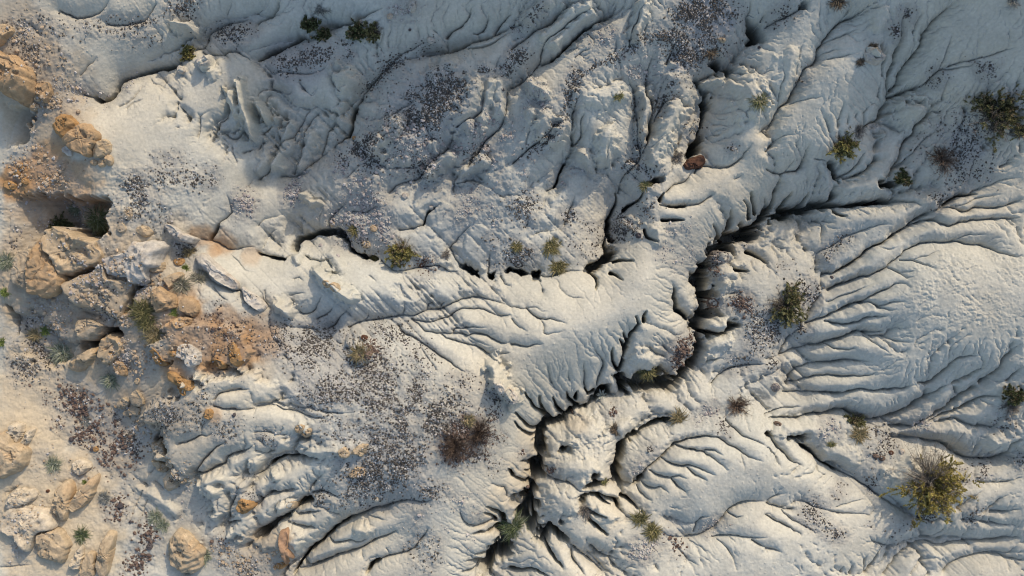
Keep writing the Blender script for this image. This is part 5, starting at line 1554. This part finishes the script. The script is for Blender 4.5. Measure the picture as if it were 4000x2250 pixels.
# ------------------------------------------------------------------ plants
def tube(p, r0, r1):
    """three sided tapered tube through points p (n,3)"""
    n = len(p); d = np.gradient(p, axis=0); d /= np.linalg.norm(d, axis=1)[:, None] + 1e-9
    ref = np.array([.31, .17, .93]); a = np.cross(d, ref); a /= np.linalg.norm(a, axis=1)[:, None] + 1e-9; b = np.cross(d, a)
    r = np.linspace(r0, r1, n)[:, None]
    vs_ = np.concatenate([p + r * (a * math.cos(t) + b * math.sin(t)) for t in (0, 2.094, 4.189)])
    f = []
    for k in range(n - 1):
        for s in range(3):
            t = (s + 1) % 3
            f.append((s * n + k, t * n + k, t * n + k + 1, s * n + k + 1))
    return vs_, np.array(f)
class Acc:
    def __init__(self): self.v = []; self.q = []; self.c = []; self.n = 0
    def add(self, v, q, c):
        self.v.append(v); self.q.append(np.asarray(q) + self.n); self.c.append(np.broadcast_to(np.asarray(c, float), (len(v), 3))); self.n += len(v)
    def mesh(self, name):
        return mesh_from(name, np.concatenate(self.v), np.concatenate(self.q), M_PLANT, np.clip(np.concatenate(self.c), .005, .8))
def leaf_quads(acc, pts, dirs, L, W, col, spread=.7, jit=.25):
    n = len(pts)
    d = dirs + rng.normal(0, spread, (n, 3)); d /= np.linalg.norm(d, axis=1)[:, None] + 1e-9
    s = np.cross(d, rng.normal(0, 1, (n, 3))); s /= np.linalg.norm(s, axis=1)[:, None] + 1e-9
    l = L * rng.uniform(.6, 1.4, (n, 1)); w = W * rng.uniform(.7, 1.3, (n, 1))
    v = np.stack([pts, pts + d * l * .5 + s * w * .5, pts + d * l, pts + d * l * .5 - s * w * .5], 1).reshape(-1, 3)
    q = np.arange(n * 4).reshape(n, 4)
    c = np.array(col)[None] * (1 + jit * rng.normal(size=(n, 1)))
    acc.add(v, q, np.repeat(c, 4, 0))
def stem_path(az, el, L, n=6, droop=.0, wob=.12):
    t = np.linspace(0, 1, n)[:, None]
    d0 = np.array([math.cos(az) * math.cos(el), math.sin(az) * math.cos(el), math.sin(el)])
    p = d0 * t * L + np.array([0, 0, 1.0]) * (-droop) * L * t * t
    w = np.cumsum(rng.normal(0, wob * L / n, (n, 3)), 0); w -= w[0]
    return p + w
def shrub(r, leaf, twig, stems, leaves, hgt=.8, leafL=.045, leafW=.016, bare=0, bare_az=None):
    fol, st = Acc(), Acc()
    L0 = r * 1.02
    for k in range(stems):
        az = rng.random() * 6.283; el = math.asin(rng.uniform(.08, .98)) * .9
        L = L0 * (1 - (1 - hgt) * math.sin(el)) * rng.uniform(.4, 1.0)
        p = stem_path(az, el, L, 6, .12); p[:, :2] += rng.normal(0, r * .07, 2)
        v, q = tube(p, .009 + r * .008, .002); st.add(v, q, np.array(twig) * rng.uniform(.7, 1.2))
        isbare = bare_az is not None and math.cos(az - bare_az) > .45 and rng.random() < .8
        nb = rng.integers(4, 8)
        for b in range(nb):
            t0 = rng.uniform(.3, 1.0); q0 = p[0] * (1 - t0) + p[-1] * t0
            i = min(int(t0 * 5), 4); q0 = p[i] + (p[i + 1] - p[i]) * (t0 * 5 - i)
            bp = stem_path(az + rng.normal(0, .8), el + rng.normal(.1, .5), L * rng.uniform(.16, .32), 4, 0) + q0
            v, q = tube(bp, .004, .0012); st.add(v, q, np.array(twig) * rng.uniform(.7, 1.3))
            if isbare:
                for e in range(3):
                    bq = stem_path(az + rng.normal(0, 1), el + rng.normal(0, .6), L * .16, 3, 0) + bp[rng.integers(1, 4)]
                    v, q = tube(bq, .0035, .001); st.add(v, q, np.array(twig) * rng.uniform(.8, 1.4))
                continue
            m = max(4, leaves // (stems * nb))
            tt = rng.uniform(.1, 1, m); ii = np.minimum((tt * 3).astype(int), 2); ff = (tt * 3 - ii)[:, None]
            pts = bp[ii] * (1 - ff) + bp[ii + 1] * ff
            dr = (bp[-1] - bp[0]) / (np.linalg.norm(bp[-1] - bp[0]) + 1e-9)
            leaf_quads(fol, pts, np.repeat(dr[None], m, 0), leafL, leafW, (np.array(leaf) if rng.random() > .16 else np.array((.26, .20, .11))) * rng.uniform(.6, 1.45), .75)
    return fol, st
def grass(r, cols, blades, hgt=.9, width=.010, flat=.15, lean=(0, 0)):
    acc = Acc()
    for k in range(blades):
        az = rng.random() * 6.283; el = math.asin(rng.uniform(flat, .97)) * .85
        L = r * rng.uniform(.6, 1.2) * (1 - (1 - hgt) * math.sin(el))
        p = stem_path(az, el, L, 5, .32, .07)
        p[:, :2] += rng.normal(0, r * .16, 2); p[:, 0] += np.linspace(0, 1, 5) ** 1.5 * lean[0] * r; p[:, 1] += np.linspace(0, 1, 5) ** 1.5 * lean[1] * r
        s = np.cross(p[-1] - p[0], (0, 0, 1.0)); s /= np.linalg.norm(s) + 1e-9
        s = s + rng.normal(0, .3, 3)
        w = (width * np.array([1, .9, .7, .45, .08]))[:, None]
        v = np.concatenate([p + s * w, p - s * w]); q = np.array([(i, i + 1, i + 6, i + 5) for i in range(4)])
        c = np.array(cols[rng.integers(len(cols))]) * rng.uniform(.7, 1.3)
        acc.add(v, q, c)
    return acc
def twigs(r, col, n, hgt=.7):
    acc = Acc()
    for k in range(n):
        az = rng.random() * 6.283; el = math.asin(rng.uniform(.05, .95)) * .9
        L = r * rng.uniform(.6, 1.1) * (1 - (1 - hgt) * math.sin(el))
        p = stem_path(az, el, L, 6, .15, .2); v, q = tube(p, .008 + .006 * r, .002); c = np.array(col) * rng.uniform(.6, 1.4); acc.add(v, q, c)
        for b in range(5):
            i = rng.integers(1, 5)
            bp = stem_path(az + rng.normal(0, .8), el + rng.normal(0, .5), L * rng.uniform(.25, .5), 4, .1, .2) + p[i]
            v, q = tube(bp, .005, .0015); acc.add(v, q, c * rng.uniform(.8, 1.2))
            for e in range(2):
                bq = stem_path(az + rng.normal(0, 1.1), el + rng.normal(0, .6), L * .18, 3, 0, .2) + bp[rng.integers(1, 4)]
                v, q = tube(bq, .0035, .001); acc.add(v, q, c * rng.uniform(.8, 1.3))
    return acc
def rosette(r, col):
    acc = Acc()
    for k in range(26):
        az = rng.random() * 6.283; el = rng.uniform(.05, 1.2); L = r * rng.uniform(.75, 1.05)
        p = stem_path(az, el, L, 4, .05, .02)
        s = np.cross(p[-1] - p[0], (0, 0, 1.0)); s /= np.linalg.norm(s) + 1e-9
        w = (r * .10 * np.array([.7, 1, .7, .05]))[:, None]
        acc.add(np.concatenate([p + s * w, p - s * w]), np.array([(i, i + 1, i + 5, i + 4) for i in range(3)]), np.array(col) * rng.uniform(.8, 1.2))
    return acc
LEAF = {'yellow': (.28, .25, .09), 'dark': (.110, .120, .052), 'olive': (.20, .19, .085), 'big_dark': (.150, .140, .062), 'huge': (.34, .28, .085)}
GRASS = {'silver_grass': [(.24, .26, .18), (.32, .33, .25), (.17, .20, .12)], 'grey_grass': [(.22, .21, .15), (.30, .27, .20), (.15, .15, .10)], 'green_grass': [(.10, .13, .055), (.19, .21, .13), (.07, .09, .04)],
         'olive_grass': [(.12, .115, .045), (.20, .175, .08), (.08, .08, .035)], 'straw_grass': [(.30, .24, .13), (.24, .19, .10), (.16, .14, .07)], 'yellow_grass': [(.17, .15, .055), (.26, .22, .11), (.12, .11, .045)],
         'fresh': [(.11, .15, .035), (.16, .19, .06)], 'tuft': [(.13, .135, .05), (.20, .18, .09)], 'tuftg': [(.16, .165, .09), (.24, .22, .14), (.12, .13, .05)], 'brown': [(.13, .10, .065), (.20, .16, .11), (.08, .065, .045)],
         'faint': [(.17, .18, .16), (.24, .24, .21)]}
TWIG = {'dead': (.26, .23, .19), 'dead_brown': (.15, .11, .08), 'brush': (.080, .058, .043)}
for (tx, ty, x, y, rv, kind, label) in PLANTS:
    u, v = tile_pt((tx, ty), x, y); r = rv / K / PX * 1.26
    wx, wy = world_xy(u, v)
    oo = np.linspace(0, 6.28, 9)[:8]
    z = float(np.median(ground_z(u + np.cos(oo) * rv / K * .3, v + np.sin(oo) * rv / K * .3)))
    if ground_z(np.array([u]), np.array([v]))[0] > z: z = float(ground_z(np.array([u]), np.array([v]))[0])
    z = float(top_z(wx, wy, z)[0])
    loc = (float(wx), float(wy), z - .01)
    if kind in LEAF:
        e = bpy.data.objects.new("shrub", None); COL.objects.link(e); e.location = loc
        e["label"] = label; e["category"] = "shrub"; e["group"] = "desert shrubs and tufts"
        stems = int(26 + r * 110); lv = int(4000 + 36000 * r * r + 14000 * r)
        bare = {'huge': 2.2, 'big_dark': -2.3}.get(kind, rng.random() * 6.28 if kind in ('olive', 'yellow') else None)
        tw = (.22, .19, .15) if kind in ('huge', 'yellow') else (.13, .11, .085)
        fol, st = shrub(r, LEAF[kind], tw, stems, lv, .75, .042, .015, 0, bare)
        link("foliage", fol.mesh("foliage"), e); link("stem", st.mesh("stem"), e)
    elif kind in TWIG:
        link("dead_bush", twigs(r, TWIG[kind], int(22 + r * 110)).mesh("dead_bush"), None, loc, label=label, category="dead bush", group="desert shrubs and tufts")
    elif kind == 'silver':
        link("rosette_plant", rosette(r, (.30, .32, .27)).mesh("rosette_plant"), None, loc, label=label, category="plant", group="desert shrubs and tufts")
    else:
        nb = int({'faint': 70, 'fresh': 90, 'tuft': 110, 'brown': 200}.get(kind, 150) + r * 500)
        link("grass_tuft", grass(r, GRASS[kind], nb, .8, .008).mesh("grass_tuft"), None, loc, label=label, category="grass tuft", group="desert shrubs and tufts")
